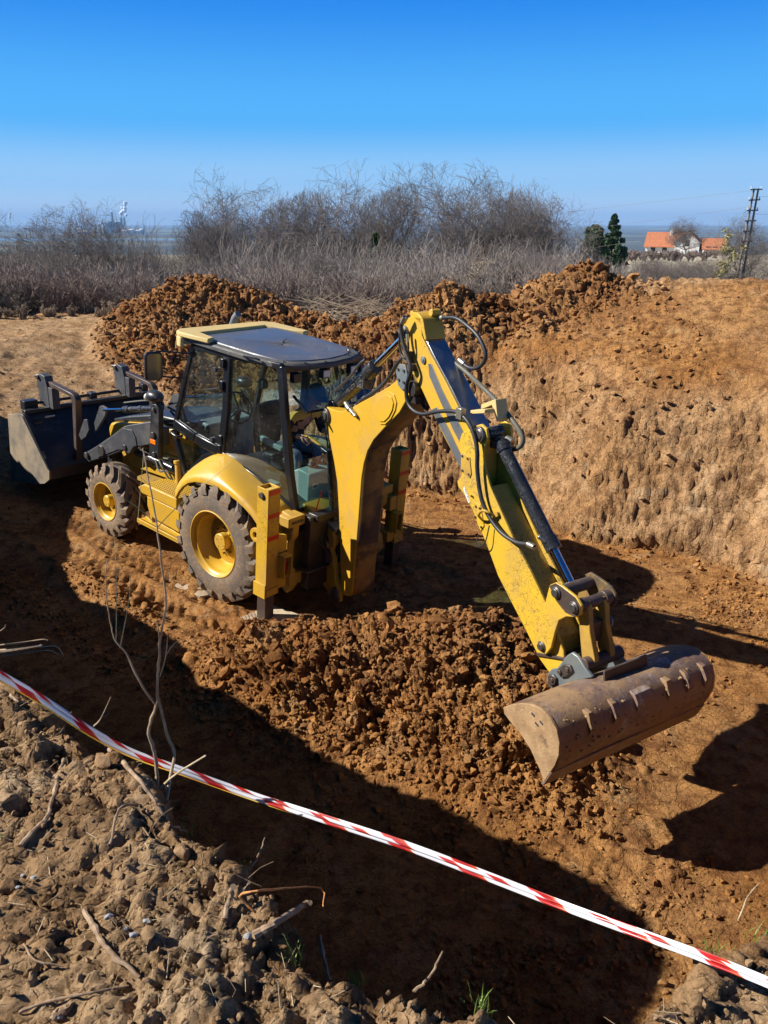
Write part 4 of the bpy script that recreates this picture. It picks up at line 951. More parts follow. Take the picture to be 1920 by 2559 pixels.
# stabilisers and rear frame -------------------------------------
for sd_ in (1, -1):
    yo, yi = sd_ * 1.15, sd_ * .985
    a, b = sorted((yo, yi)); m = MB()
    m.box(-.955, -.79, a, a + .012, .42, 1.63).box(-.955, -.79, b - .012, b, .42, 1.63).box(-.955, -.943, a + .0121, b - .0121, .42, 1.63).box(-.802, -.79, a + .0121, b - .0121, .42, 1.63)
    m.box(-.94, -.88, a + .0125, b - .0125, 1.60, 1.622)
    so_ = mp('stabiliser', m, 'yellow_worn', bevel=.003)
    ex = MB()
    y_a, y_b = sorted((sd_ * 1.152, sd_ * 1.168))
    ex.box(-.96, -.78, y_a, y_b, .40, .56).box(-.97, -.955, a - .004, b + .004, .42, .50)
    mp('guide_plate', ex, 'yellow_worn', so_, bevel=.003)
    rs = MB()
    for z in (1.615, 1.36, 1.11): rs.box(-.9585, -.9555, a + .004, b - .004, z - .05, z)
    mp('red_stripe', rs, 'red', so_, bevel=0)
    mp('stabiliser_pin', MB().cyl((-.86, yo, 1.55), (-.86, yo + sd_ * .02, 1.55), .035), 'brown_iron', so_)
    ly = sorted((sd_ * 1.135, sd_ * 1.01)); mp('stabiliser_leg', MB().box(-.94, -.81, ly[0], ly[1], -.02, .44), 'brown_iron', so_, bevel=.006)
    bx = sorted((sd_ * .99, sd_ * .88)); sb = MB()
    sb.box(-1.0, -.95, *bx, .60, .615).box(-1.06, -.952, bx[0], bx[0] + .01, .62, .86).box(-1.06, -.952, bx[1] - .01, bx[1], .62, .86).box(-1.06, -.952, bx[0], bx[1], .861, .872)
    lo = mp('tail_lamp_guard', sb, 'yellow_worn', so_, bevel=.003); mp('tail_lamp', MB().box(-1.01, -.953, bx[0] + .02, bx[1] - .02, .66, .84), 'redglass', lo)
    clp = sorted((sd_ * .984, sd_ * .86)); mp('clamp_block', MB().box(-.952, -.80, *clp, .88, 1.06).box(-.952, -.80, *clp, .46, .60), 'yellow_worn', so_, bevel=.008)
    tp = sorted((sd_ * .93, sd_ * .70))
    mp('frame_end', MB().prism([(-.93, 1.24), (-.78, 1.26), (-.78, .38), (-.90, .32), (-.96, .42), (-.93, .58), (-.89, .62), (-.89, .92), (-.95, 1.0), (-.96, 1.16)], 'y', sd_ * .74 - .05, sd_ * .74 + .05).box(-.97, -.80, sd_ * .74 - .12, sd_ * .74 + .12, 1.13, 1.24), 'yellow_muddy', so_, bevel=.01)
lift_eye = MB().lathe([(.035, 1.10), (.035, 1.125), (.078, 1.125), (.078, 1.10), (.035, 1.10)], (-.74, 0, 1.06), 'y', 28); mp('lifting_eye', lift_eye, 'yellow', bevel=.003)
rfm = MB().box(-.93, -.80, -.74, .74, 1.10, 1.20).box(-.95, -.80, -.74, .74, .42, .56).box(-.78, -.66, -.7, .7, .5, 1.1)
mp('rear_frame', rfm, 'yellow_muddy', bevel=.01)
bl = MB()
for y in (.68, .72, .76, .80): bl.cyl((-.97, y, 1.185), (-.985, y, 1.185), .016, n=8)
for y in (.5, .45, .4): bl.cyl((-1.0, y, .60), (-1.0, y, .615), .018, n=8)
mp('frame_bolts', bl, 'pin', bevel=0)
mp('carriage', MB().box(-1.05, -.94, .10, .62, .36, 1.22).box(-1.10, -.95, .16, .56, 1.16, 1.24).prism([(-.95, .62), (-.95, .58), (-1.12, .60), (-1.12, .62)], 'y', .3, .68), 'grease', bevel=.01)
mp('yellow_shroud', MB().prism([(-.80, 1.16), (-.80, 1.28), (-.98, 1.24), (-1.04, 1.19), (-1.0, 1.15)], 'y', .14, .50), 'yellow_worn', bevel=.012)
mp('boom_lock_rod', MB().path([(-.98, .50, 1.16), (-1.00, .44, 1.42), (-1.0, .42, 1.455), (-.985, .415, 1.45), (-.965, .47, 1.2)], .006, 8, 4), 'red', bevel=0); mp('rod_grip', MB().cyl((-.975, .49, 1.10), (-.985, .475, 1.20), .028), 'dash')
tubes = MB()
for i in range(5): tubes.path([(-.95, .60 - i * .09, .98 + .02 * i), (-1.06, .52 - i * .06, .92), (-1.10, .40, .80 - .03 * i), (-1.16, .35, .66)], .012, 8, 5)
for i in range(4): tubes.path([(-.96, -.1 - i * .1, 1.02), (-1.10, .1, 1.0 - .05 * i), (-1.16, .25, .88), (-1.20, .33, .70)], .012, 8, 5)
mp('frame_hoses', tubes, 'hose', bevel=0)

# kingpost (turns with the boom) ---------------------------------
kp = MB().prism([(-.30, .96), (-.08, .94), (-.05, .80), (-.12, .70), (-.07, .62), (-.04, .36), (.05, .25), (.03, .13), (-.10, .11), (-.34, .18), (-.40, .30), (-.34, .42), (-.33, .60), (-.36, .80)], 'y', -.03, .02)
kp.prism([(-.30, .96), (-.08, .94), (-.05, .80), (-.12, .70), (-.07, .62), (-.04, .36), (.05, .25), (.03, .13), (-.10, .11), (-.34, .18), (-.40, .30), (-.34, .42), (-.33, .60), (-.36, .80)], 'y', .27, .32)
kp.cyl((-.34, .14, .12), (-.34, .14, .46), .09).cyl((-.30, .14, .72), (-.30, .14, .95), .08).box(-.42, -.10, .021, .269, .20, .34).box(-.40, -.14, .021, .269, .74, .86)
kpo = bp('kingpost', kp, 'yellow_worn', bevel=.008)
bp('kingpost_cap', MB().prism([(-.36, .97), (-.02, .95), (.0, .99), (-.30, 1.03)], 'y', -.04, .12), 'red' if False else 'hinge', kpo, bevel=.006)
bp('foot_pin', MB().cyl((-.03, -.065, .20), (-.03, .36, .20), .05).lathe([(.0, -.058), (.085, -.058), (.09, -.05), (.09, -.031), (.0, -.031)], (-.03, 0, .20), 'y', 28), 'pin', kpo)
bp('swing_ram_stub', MB().cyl((-.36, -.12, .50), (-.30, .02, .44), .028).cyl((-.22, -.06, .74), (-.22, .02, .74), .06).cyl((-.22, -.075, .74), (-.22, -.06, .74), .032), 'yellow_muddy', kpo)
bp('swing_ram_tip', MB().cyl((-.42, -.16, .53), (-.36, -.12, .50), .022), 'fitting', kpo)
bc = bp('boom_cylinder', MB().cyl((-.20, .06, .90), (-.25, .06, 1.80), .048).cyl((-.20, .06, .88), (-.203, .06, .96), .058), 'black_worn')
bp('rod', MB().cyl((-.25, .06, 1.80), (-.235, .09, 2.14), .026), 'chrome', bc)

# boom -----------------------------------------------------------
bpoly = [(-.28, 2.24), (-.23, 2.285), (-.10, 2.275), (.08, 2.285), (.26, 2.335), (.46, 2.435), (.75, 2.565), (1.03, 2.70), (1.18, 2.79), (1.29, 2.845), (1.36, 2.80), (1.36, 2.68), (1.20, 2.49), (.95, 2.30), (.75, 2.14), (.63, 2.0), (.56, 1.86), (.51, 1.70), (.475, 1.48), (.44, 1.25), (.405, 1.04), (.36, .80), (.325, .62), (.30, .42), (.27, .32), (.20, .265), (.10, .245), (.04, .25), (.03, .56), (.025, .9), (.015, 1.2), (-.01, 1.52), (-.07, 1.72), (-.14, 1.90), (-.22, 2.05), (-.285, 2.16)]
BWD = .27
bm_ = MB().prism(bpoly, 'y', 0, BWD)
boom = bp('boom', bm_, 'yellow', bevel=.008, ang=30)
# worn underside plate, follows the outer curve
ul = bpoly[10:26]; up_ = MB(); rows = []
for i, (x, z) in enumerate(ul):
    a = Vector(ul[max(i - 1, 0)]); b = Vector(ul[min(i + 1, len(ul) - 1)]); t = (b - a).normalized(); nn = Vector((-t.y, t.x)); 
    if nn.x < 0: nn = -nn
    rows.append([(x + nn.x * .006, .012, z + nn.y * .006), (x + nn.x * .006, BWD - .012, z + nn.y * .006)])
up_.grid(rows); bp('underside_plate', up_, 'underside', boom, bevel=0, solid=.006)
for yy in (.0, BWD - .0):
    pass
# raised oval boss on the left plate
oc = [(.77, 2.46), (.83, 2.55), (.92, 2.605), (1.03, 2.645), (1.11, 2.63), (1.15, 2.57), (1.13, 2.50), (1.06, 2.41), (.97, 2.345), (.89, 2.33), (.81, 2.36), (.77, 2.41)]
bp('boss_ring', MB().prism([((x - .955) * 1.07 + .955, (z - 2.49) * 1.07 + 2.49) for x, z in oc], 'y', -.010, -.001), 'yellow', boom, bevel=.004)
bp('boss_plate', MB().prism([((x - .955) * .88 + .955, (z - 2.49) * .88 + 2.49) for x, z in oc], 'y', -.020, -.0105), 'yellow', boom, bevel=.005)
bp('boom_pin', MB().lathe([(0, -.045), (.045, -.045), (.05, -.04), (.05, -.028), (.075, -.028), (.08, -.02), (.08, -.001), (0, -.001)], (-.20, 0, 2.19), 'y', 28), 'pin', boom)
bp('boom_head', MB().prism([(1.16, 2.86), (1.22, 2.93), (1.31, 2.93), (1.35, 2.86), (1.33, 2.74), (1.27, 2.70), (1.20, 2.74)], 'y', -.018, -.002).prism([(1.16, 2.80), (1.22, 2.90), (1.34, 2.92), (1.46, 2.86), (1.48, 2.72), (1.38, 2.62), (1.24, 2.66)], 'y', BWD + .002, BWD + .03), 'hinge', boom)
hb_ = MB()
for x, z in ((1.21, 2.88), (1.30, 2.88), (1.22, 2.79), (1.30, 2.78)): hb_.cyl((x, -.028, z), (x, -.018, z), .014, n=8)
bp('head_bolts', hb_, 'pin', boom, bevel=0)
bp('stick_pivot', MB().cyl((1.42, -.02, 2.74), (1.42, BWD + .04, 2.74), .065).box(1.26, 1.44, .03, .24, 2.60, 2.86), 'grease', boom)
# stick cylinder --------------------------------------------------
sc1 = MB().cyl((-.20, .14, 2.30), (.50, .14, 2.76), .062).cyl((.42, .14, 2.71), (.56, .14, 2.80), .073).cyl((-.22, .06, 2.27), (-.22, .22, 2.27), .07).box(.30, .42, .08, .20, 2.56, 2.64)
sco = bp('stick_cylinder', sc1, 'black_worn'); bp('rod', MB().cyl((.54, .14, 2.79), (1.20, .14, 3.22), .036), 'chrome', sco)
bp('cylinder_pipe', MB().path([(-.1, .05, 2.46), (.2, .045, 2.64), (.40, .05, 2.80), (.50, .06, 2.86)], .013, 8, 5).path([(-.05, .22, 2.46), (.3, .225, 2.70), (.52, .2, 2.86)], .013, 8, 5), 'pin', sco, bevel=0)

# stick ----------------------------------------------------------
SW = .20; s0y = .03
up = [(1.205, 3.25), (1.26, 3.31), (1.33, 3.345), (1.47, 3.34), (1.49, 3.20), (1.51, 3.17), (1.65, 3.035), (1.86, 2.85), (2.05, 2.665), (2.30, 2.42), (2.30, 2.0), (2.15, 2.13), (1.99, 2.28), (1.85, 2.40), (1.63, 2.615), (1.50, 2.75), (1.40, 2.80), (1.33, 2.90), (1.30, 3.0), (1.245, 3.12)]
stk = bp('inner_stick', MB().prism(up, 'y', s0y, s0y + SW), 'yellow_worn', bevel=.006)
bp('slide_plate', MB().prism([(1.525, 3.157), (1.65, 3.037), (1.86, 2.852), (2.05, 2.667), (2.25, 2.47), (2.262, 2.483), (2.06, 2.682), (1.868, 2.866), (1.66, 3.052), (1.537, 3.172)], 'y', s0y + .012, s0y + SW - .002), 'steel', stk, bevel=.002)
bp('slide_band', MB().prism([(1.60, 2.98), (1.645, 2.985), (1.80, 2.80), (2.00, 2.61), (2.20, 2.42), (2.28, 2.34), (2.28, 2.25), (2.18, 2.31), (1.98, 2.49), (1.78, 2.70), (1.62, 2.88)], 'y', s0y - .006, s0y - .001), 'greyband', stk, bevel=.002)
bp('slide_band', MB().prism([(1.66, 2.60), (1.85, 2.425), (2.0, 2.285), (2.15, 2.14), (2.22, 2.07), (2.24, 2.17), (2.05, 2.35), (1.90, 2.50), (1.74, 2.64)], 'y', s0y - .006, s0y - .001), 'greyband', stk, bevel=.002)
bp('top_bracket', MB().prism([(1.47, 3.35), (1.50, 3.33), (1.56, 3.17), (1.53, 3.165), (1.45, 3.30), (1.33, 3.35), (1.34, 3.375), (1.42, 3.375)], 'y', s0y + .0, s0y + SW + .0).cyl((1.30, s0y + .02, 3.36), (1.30, s0y + .09, 3.36), .022).cyl((1.47, s0y + .1, 3.375), (1.47, s0y + .19, 3.375), .03), 'yellow_worn', stk, bevel=.005)
bp('rod_eye', MB().cyl((1.24, -.0, 3.20), (1.24, .28, 3.20), .055).cyl((1.24, -.02, 3.20), (1.24, .0, 3.20), .035), 'hinge', stk)
bp('stick_side_pin', MB().cyl((1.53, s0y - .014, 3.0), (1.53, s0y - .001, 3.0), .032).cyl((1.53, s0y - .020, 3.0), (1.53, s0y - .014, 3.0), .018), 'hinge', stk)
lo_ = [(2.12, 2.50), (2.20, 2.545), (2.27, 2.56), (2.30, 2.60), (2.36, 2.625), (2.425, 2.60), (2.445, 2.54), (2.415, 2.46), (2.40, 2.38), (2.42, 2.30), (2.50, 2.16), (2.67, 1.97), (2.80, 1.83), (3.0, 1.65), (3.20, 1.45), (3.33, 1.28), (3.42, 1.16), (3.45, 1.02), (3.42, .93), (3.34, .89), (3.19, .97), (3.0, 1.15), (2.85, 1.28), (2.65, 1.46), (2.50, 1.66), (2.30, 1.90), (2.19, 1.99), (2.09, 2.045), (2.08, 2.09), (2.13, 2.14), (2.13, 2.24), (2.09, 2.43)]
stl = MB().prism(lo_, 'y', .005, .03).prism(lo_, 'y', .235, .26).prism([(2.45, 2.14), (2.67, 1.92), (3.0, 1.59), (3.34, 1.22), (3.36, .95), (3.20, 1.0), (2.86, 1.30), (2.6, 1.6), (2.3, 1.93), (2.2, 2.03)], 'y', .0305, .2345)
lst = bp('outer_stick', stl, 'yellow_scratched', bevel=.006)
bp('cover_plate', MB().prism([(2.13, 2.35), (2.24, 2.33), (2.27, 2.20), (2.25, 2.16), (2.15, 2.18), (2.13, 2.22)], 'y', -.003, .004), 'yellow_muddy', lst, bevel=.003)
bp('cover_plate', MB().prism([(2.33, 1.98), (2.40, 1.98), (2.46, 1.82), (2.42, 1.76), (2.37, 1.82), (2.30, 1.92)], 'y', -.003, .004), 'yellow_scratched', lst, bevel=.003)
db = MB()
for x, z in ((2.15, 2.32), (2.22, 2.315), (2.16, 2.20), (2.24, 2.19), (2.35, 1.95), (2.40, 1.95), (2.35, 1.86), (2.43, 1.80), (2.29, 2.02)): db.cyl((x, -.010, z), (x, -.003, z), .010, n=8)
bp('plate_bolts', db, 'grease', lst, bevel=0)
bp('number_sticker', MB().prism([(2.165, 2.05), (2.185, 2.07), (2.265, 1.965), (2.245, 1.945)], 'y', .001, .004), 'white', lst, bevel=0)
mk_ = MB()
for t_ in (.12, .24, .36, .58, .70, .84): mk_.prism([(2.178 + .075 * t_, 2.058 - .10 * t_), (2.184 + .075 * t_, 2.064 - .10 * t_), (2.190 + .075 * t_, 2.056 - .10 * t_), (2.184 + .075 * t_, 2.050 - .10 * t_)], 'y', -.0005, .0008)
NOSPLIT.add('sticker_digits'); bp('sticker_digits', mk_, 'greyband', lst, bevel=0)
bp('stick_gusset', MB().prism([(3.16, 1.02), (3.48, 1.13), (3.485, 1.115), (3.17, 1.0)], 'y', -.012, .26), 'brown_iron', lst, bevel=.002)
bp('cylinder_mount_pin', MB().lathe([(0, -.03), (.04, -.03), (.044, -.022), (.06, -.02), (.062, .004), (0, .004)], (2.365, 0, 2.545), 'y', 24), 'pin', lst)
bp('guard_bracket', MB().prism([(2.22, 2.74), (2.36, 2.80), (2.39, 2.81), (2.43, 2.66), (2.42, 2.64), (2.35, 2.76), (2.22, 2.70)], 'y', .11, .22).prism([(2.20, 2.70), (2.38, 2.74), (2.38, 2.71), (2.20, 2.67)], 'y', .02, .109), 'yellow_faded', lst, bevel=.004)
# bucket cylinder
b0 = np.array((2.40, 2.54)); b1 = np.array((3.345, 1.60)); dd_ = (b1 - b0) / np.linalg.norm(b1 - b0)
def bq(t): p = b0 + dd_ * t; return (p[0], .13, p[1])
bcy = bp('bucket_cylinder', MB().cyl(bq(.10), bq(1.01), .052).cyl(bq(.08), bq(.16), .060).cyl(bq(.92), bq(1.02), .062).cyl((2.37, .06, 2.545), (2.37, .20, 2.545), .05).box(2.37, 2.45, .09, .17, 2.43, 2.53), 'black_worn')
bp('rod', MB().cyl(bq(1.0), bq(1.30), .030), 'chrome', bcy)
bp('cylinder_port', MB().cyl((3.08, .08, 1.88), (3.04, .04, 1.92), .018).cyl((2.47, .17, 2.52), (2.52, .19, 2.50), .022), 'fitting', bcy)
# bucket linkage
lk_ = [(3.28, 1.64), (3.34, 1.685), (3.41, 1.68), (3.545, 1.655), (3.60, 1.61), (3.60, 1.54), (3.55, 1.50), (3.47, 1.47), (3.40, 1.41), (3.37, 1.30), (3.345, 1.16), (3.30, 1.085), (3.24, 1.075), (3.195, 1.11), (3.19, 1.18), (3.22, 1.34)]
for y0_, nm in ((-.045, 1), (.285, 0)):
    lko = bp('knuckle_link', MB().prism(lk_, 'y', y0_, y0_ + .025), 'yellow_scratched' if nm else 'underside', bevel=.006)
    yv = y0_ - .003 if nm else y0_ + .0252
    bp('link_head', MB().prism([(3.28, 1.635), (3.34, 1.68), (3.41, 1.675), (3.54, 1.65), (3.595, 1.605), (3.595, 1.545), (3.55, 1.505), (3.46, 1.50), (3.36, 1.55)], 'y', yv, yv + .0028), 'brown_iron', lko, bevel=.001)
    if nm: bp('link_pin', MB().lathe([(0, -.075), (.032, -.075), (.034, -.062), (.045, -.06), (.047, -.048), (0, -.048)], (3.36, 0, 1.615), 'y', 20).lathe([(0, -.075), (.032, -.075), (.034, -.062), (.045, -.06), (.047, -.048), (0, -.048)], (3.54, 0, 1.575), 'y', 20).lathe([(0, -.07), (.028, -.07), (.03, -.055), (.04, -.055), (.042, -.0455), (0, -.0455)], (3.25, 0, 1.13), 'y', 20), 'pin', lko)
bp('link_tube', MB().cyl((3.36, -.018, 1.615), (3.36, .283, 1.615), .046).cyl((3.54, -.018, 1.575), (3.54, .05, 1.575), .05).cyl((3.54, .05, 1.575), (3.54, .23, 1.575), .044).cyl((3.54, .22, 1.575), (3.54, .283, 1.575), .055), 'brown_iron', bevel=.004)
bl2 = [(3.50, 1.60), (3.57, 1.61), (3.60, 1.55), (3.63, 1.40), (3.70, 1.22), (3.70, 1.15), (3.63, 1.12), (3.58, 1.17), (3.53, 1.38)]
for y_ in (.03, .19): bp('bucket_link', MB().prism(bl2, 'y', y_, y_ + .045), 'yellow_muddy', bevel=.006)
bp('link_brace', MB().box(3.52, 3.60, .075, .19, 1.28, 1.44), 'brown_iron', bevel=.006)
bp('lifting_lug', MB().lathe([(.018, .235), (.018, .25), (.042, .25), (.042, .235), (.018, .235)], (3.60, 0, 1.42), 'y', 20), 'hinge', bevel=.002)
bp('link_foot_pin', MB().cyl((3.655, -.03, 1.17), (3.655, .33, 1.17), .05), 'brown_iron')

# bucket ---------------------------------------------------------
bs = [(3.52, .955), (3.60, 1.02), (3.68, 1.075), (3.78, 1.125), (3.88, 1.145), (3.96, 1.13), (4.03, 1.08), (4.065, 1.0), (4.07, .91), (4.045, .82), (4.01, .74), (3.96, .63)]
front_e = [(3.91, .70), (3.81, .795), (3.71, .85), (3.59, .885), (3.53, .91)]
bk = MB(); n_ = len(bs); rows = []
YL, YR = -.60, .87
inner = []
for i, (x, z) in enumerate(bs):
    a = Vector(bs[max(i - 1, 0)]); b = Vector(bs[min(i + 1, n_ - 1)]); t = (b - a).normalized(); nn = Vector((t.y, -t.x)); inner.append((x + nn.x * .022, z + nn.y * .022))
ys_ = np.linspace(YL, YR, 25)
def dent(x, y, z, k): return (x + .004 * math.sin(5 * y + z * 7), y, z + .003 * math.sin(7 * y + 2))
rows = [[dent(x, y, z, 0) for y in ys_] for x, z in bs] + [[dent(x, y, z, 0) for y in ys_] for x, z in inner[::-1]]
rows.append(rows[0]); bk.grid(rows)
bko2 = bp('ditching_bucket', bk, 'bucket', bevel=0, ang=40)
sp_ = bs + front_e
for y0_, nm in ((YL - .022, 'bucket_end_plate'), (YR, 'bucket_end_plate')): bp(nm, MB().prism([(x, z) for x, z in sp_], 'y', y0_, y0_ + .022), 'mud', bko2, bevel=.004)
ho = MB()
for x, z in ((3.80, 1.07), (3.84, 1.02), (3.88, 1.055)): ho.bar((x, YL - .024, z), (x + .03, YL - .024, z - .008), .003, .014, up=(0, 0, 1))
bp('plate_slot', ho, 'darkwin', bko2, bevel=0)
bp('cutting_edge', MB().prism([(4.01, .745), (4.02, .74), (3.955, .60), (3.93, .60)], 'y', YL - .02, YR + .02), 'bucket', bko2, bevel=.002)
def on_back(u):  # point and normal on the bucket's back curve
    L = [0]; 
    for p, q in zip(bs[:-1], bs[1:]): L.append(L[-1] + math.dist(p, q))
    t = u * L[-1]; i = min(max(np.searchsorted(L, t) - 1, 0), n_ - 2); f = (t - L[i]) / (L[i + 1] - L[i]); p = Vector(bs[i]) * (1 - f) + Vector(bs[i + 1]) * f
    tt = (Vector(bs[i + 1]) - Vector(bs[i])).normalized(); return p, tt, Vector((-tt.y, tt.x))
for k, y_ in enumerate((-.36, -.14, .07, .38, .58, .76)):
    wd = .16 if k == 2 else .035 + .01 * (k % 2)
    m = MB(); rws = []
    for u in np.linspace(.50, .66, 5):
        p, tt, nn = on_back(u); hgt = (.028 if .50 < u < .66 else .004) * (.7 + .5 * ((k * 37 + int(u * 50)) % 7) / 6)
        rws.append([(p.x + nn.x * h0, y, p.y + nn.y * h0) for y, h0 in ((y_ - .005, -.005), (y_, hgt), (y_ + wd, hgt), (y_ + wd + .005, -.005))])
    m.grid(rws); bp('wear_pad', m, 'bucket', bko2, bevel=.003)
cm = MB(); g_ = random.Random(5)
for k_ in range(150):
    u = g_.uniform(.50, .80) if k_ % 3 else g_.uniform(.54, .64); p, tt, nn = on_back(u); y_ = g_.uniform(YL + .04, YR - .03) if k_ % 3 else g_.choice((-.34, -.12, .10, .18, .40, .60, .78)) + g_.gauss(0, .025)
    V_ = rock(I0, 300 + k_, .4) * g_.uniform(.005, .020) * (1.25 if k_ % 3 == 0 else .8); cm.add([(p.x + v_[0], y_ + v_[1], p.y + v_[2]) for v_ in V_], [tuple(f_) for f_ in F0_])
NOSPLIT.add('caked_mud'); bp('caked_mud', cm, 'mud', bko2, bevel=0)['kind'] = 'stuff'
p, tt, nn = on_back(.36)
pl_ = MB(); A0 = Vector((p.x, p.y)); pl_.prism([(p.x - .012, p.y - .01), (p.x + .006, p.y - .012), (p.x + .01 + nn.x * .075, p.y + nn.y * .075), (p.x - .008 + nn.x * .075, p.y + nn.y * .075 + .002)], 'y', -.02, .40)
bp('back_plate', pl_, 'brown_iron', bko2, bevel=.003)
hgp = [(3.33, .94), (3.36, .99), (3.42, 1.03), (3.50, 1.17), (3.55, 1.225), (3.61, 1.22), (3.68, 1.17), (3.76, 1.13), (3.70, 1.085), (3.58, 1.0), (3.50, .93), (3.42, .85), (3.36, .84), (3.32, .88)]
for y_ in (-.045, .29):
    ho = bp('hinge_plate', MB().prism(hgp, 'y', y_, y_ + .03), 'hinge', bko2, bevel=.008)
    if y_ < 0:
        bp('hinge_pin_plate', MB().prism([(3.44, 1.03), (3.50, 1.11), (3.56, 1.13), (3.59, 1.10), (3.53, 1.02), (3.48, .99)], 'y', y_ - .02, y_ - .001).prism([(3.36, .93), (3.40, .975), (3.44, .96), (3.43, .91), (3.39, .865), (3.36, .88)], 'y', y_ - .02, y_ - .001), 'pin', ho, bevel=.005)
        pbs = MB()
        for x, z in ((3.475, 1.035), (3.545, 1.09), (3.405, .93)): pbs.cyl((x, y_ - .034, z), (x, y_ - .02, z), .018, n=12)
        bp('hinge_bolt', pbs, 'brown_iron', ho)
bp('bucket_pin', MB().cyl((3.40, -.07, .93), (3.40, .34, .93), .04), 'brown_iron', bko2)

# hoses ----------------------------------------------------------
def hose(pts, y, r=.017, mat='hose', k=6, fit=True):
    P = [(p[0], p[2] if len(p) > 2 else y, p[1]) for p in pts]; h = bp('hydraulic_hose', MB().path(P, r, 10, k), mat, bevel=0)
    if fit:
        e = MB()
        for a, b in ((P[0], P[1]), (P[-1], P[-2])):
            a_ = Vector(a); d = (Vector(b) - a_).normalized(); e.cyl(a_, a_ + d * .07, r * 1.35, n=10)
        bp('hose_fitting', e, 'fitting', h, bevel=0)
hose([(1.49, 3.33), (1.60, 3.345), (1.74, 3.35), (1.88, 3.31), (2.03, 3.24), (2.13, 3.13), (2.12, 3.05), (2.03, 2.99), (1.92, 2.98), (1.80, 3.02)], .20)
hose([(1.56, 3.03, .24), (1.66, 3.00), (1.85, 2.94), (2.05, 2.86), (2.26, 2.77), (2.46, 2.66), (2.59, 2.56), (2.60, 2.49), (2.52, 2.43), (2.43, 2.42), (2.38, 2.46), (2.37, 2.50)], .22, .019, 'hose_sleeve')
hose([(1.35, 3.34), (1.29, 3.27), (1.31, 3.15), (1.37, 3.04), (1.44, 2.94), (1.44, 2.88), (1.38, 2.76), (1.40, 2.63), (1.50, 2.57), (1.65, 2.57), (1.85, 2.63), (2.04, 2.67), (2.16, 2.67), (2.27, 2.62), (2.35, 2.53), (2.39, 2.42), (2.40, 2.28), (2.44, 2.12), (2.50, 2.01), (2.60, 1.92), (2.74, 1.855), (2.90, 1.84), (3.04, 1.87), (3.10, 1.87)], -.045, .017)
hose([(1.36, 3.34), (1.27, 3.24), (1.24, 3.12), (1.27, 3.02), (1.34, 3.0), (1.38, 3.08), (1.36, 3.2)], -.03, .010)
hose([(.34, 2.36), (.42, 2.44), (.60, 2.53), (.84, 2.66), (.98, 2.77), (1.10, 2.90), (1.22, 2.98), (1.30, 2.97)], .03, .017)
hose([(.40, 2.46), (.62, 2.58), (.86, 2.73), (1.0, 2.86), (1.14, 2.97), (1.26, 3.0)], .09, .016)
hose([(1.32, 2.9), (1.30, 2.78), (1.36, 2.62), (1.46, 2.56), (1.48, 2.66), (1.44, 2.78)], .12, .018, 'hose', 6, False)
bp('hose_clamp', MB().box(1.27, 1.37, -.02, .09, 2.95, 3.05).cyl((1.39, -.03, 2.92), (1.39, .05, 2.92), .035), 'underside')
bp('hose_port', MB().cyl((.22, -.01, 2.40), (.42, -.03, 2.33), .022).cyl((.28, -.02, 2.38), (.34, -.025, 2.355), .03).cyl((.41, -.03, 2.335), (.46, -.03, 2.315), .017), 'fitting')
bp('hose_bracket', MB().path([(2.45, -.004, 1.86), (2.46, -.06, 1.92), (2.52, -.075, 1.98), (2.58, -.06, 1.98), (2.60, -.004, 1.94)], .011, 8, 5).cyl((2.62, -.02, 1.97), (2.62, .01, 1.97), .02), 'yellow_muddy', lst, bevel=0)
bp('thin_cable', MB().path([(2.40, -.012, 1.72), (2.44, -.05, 1.66), (2.53, -.045, 1.70), (2.56, -.03, 1.86)], .005, 6, 5), 'hose', lst, bevel=0)
bp('hose_clip', MB().box(2.13, 2.20, -.07, -.02, 2.63, 2.72), 'fitting')

# ------------------------------------------------------------------ OPERATOR
def skin_mesh(name, chains, subdiv=1):
    """chains: list of (points, radii, parent_index or None) grown with a Skin modifier, returns baked verts/faces"""
    V, E_, RR, roots = [], [], [], []
    for ch in chains:
        pts, rad, att = ch; pi = att
        if att is None: roots.append(len(V))
        for p, r_ in zip(pts, rad):
            V.append(p); RR.append(r_); i = len(V) - 1
            if pi is not None: E_.append((pi, i))
            pi = i
    me = bpy.data.meshes.new('tmp'); me.from_pydata([tuple(v) for v in V], E_, []); o = bpy.data.objects.new('tmp', me); COL.objects.link(o)
    md = o.modifiers.new('s', 'SKIN'); md.use_smooth_shade = True; md.branch_smoothing = .6
    for i, r_ in enumerate(RR):
        sv = me.skin_vertices[0].data[i]; sv.radius = (r_, r_) if isinstance(r_, (int, float)) else r_; sv.use_root = i in roots
    o.modifiers.new('d', 'SUBSURF').levels = subdiv
    dg = bpy.context.evaluated_depsgraph_get(); dg.update(); ev = o.evaluated_get(dg).to_mesh()
    m = MB(); m.v = [tuple(v.co) for v in ev.vertices]; m.f = [tuple(p.vertices) for p in ev.polygons]
    o.evaluated_get(dg).to_mesh_clear(); bpy.data.objects.remove(o); return m
def P_(x, y, z): return Vector((x, y, z))
hip = P_(-.02, .04, 1.68); chest = P_(-.27, .05, 2.03); neckb = P_(-.37, .05, 2.20); head = P_(-.50, .06, 2.36)
shR, elR, wrR = P_(-.33, .24, 2.12), P_(-.28, .33, 1.90), P_(-.46, .22, 1.90)
shL, elL, wrL = P_(-.33, -.14, 2.12), P_(-.36, -.20, 1.90), P_(-.50, -.10, 1.92)
knR, ftR = P_(-.40, .20, 1.66), P_(-.36, .20, 1.20); knL, ftL = P_(-.40, -.12, 1.66), P_(-.36, -.12, 1.20)
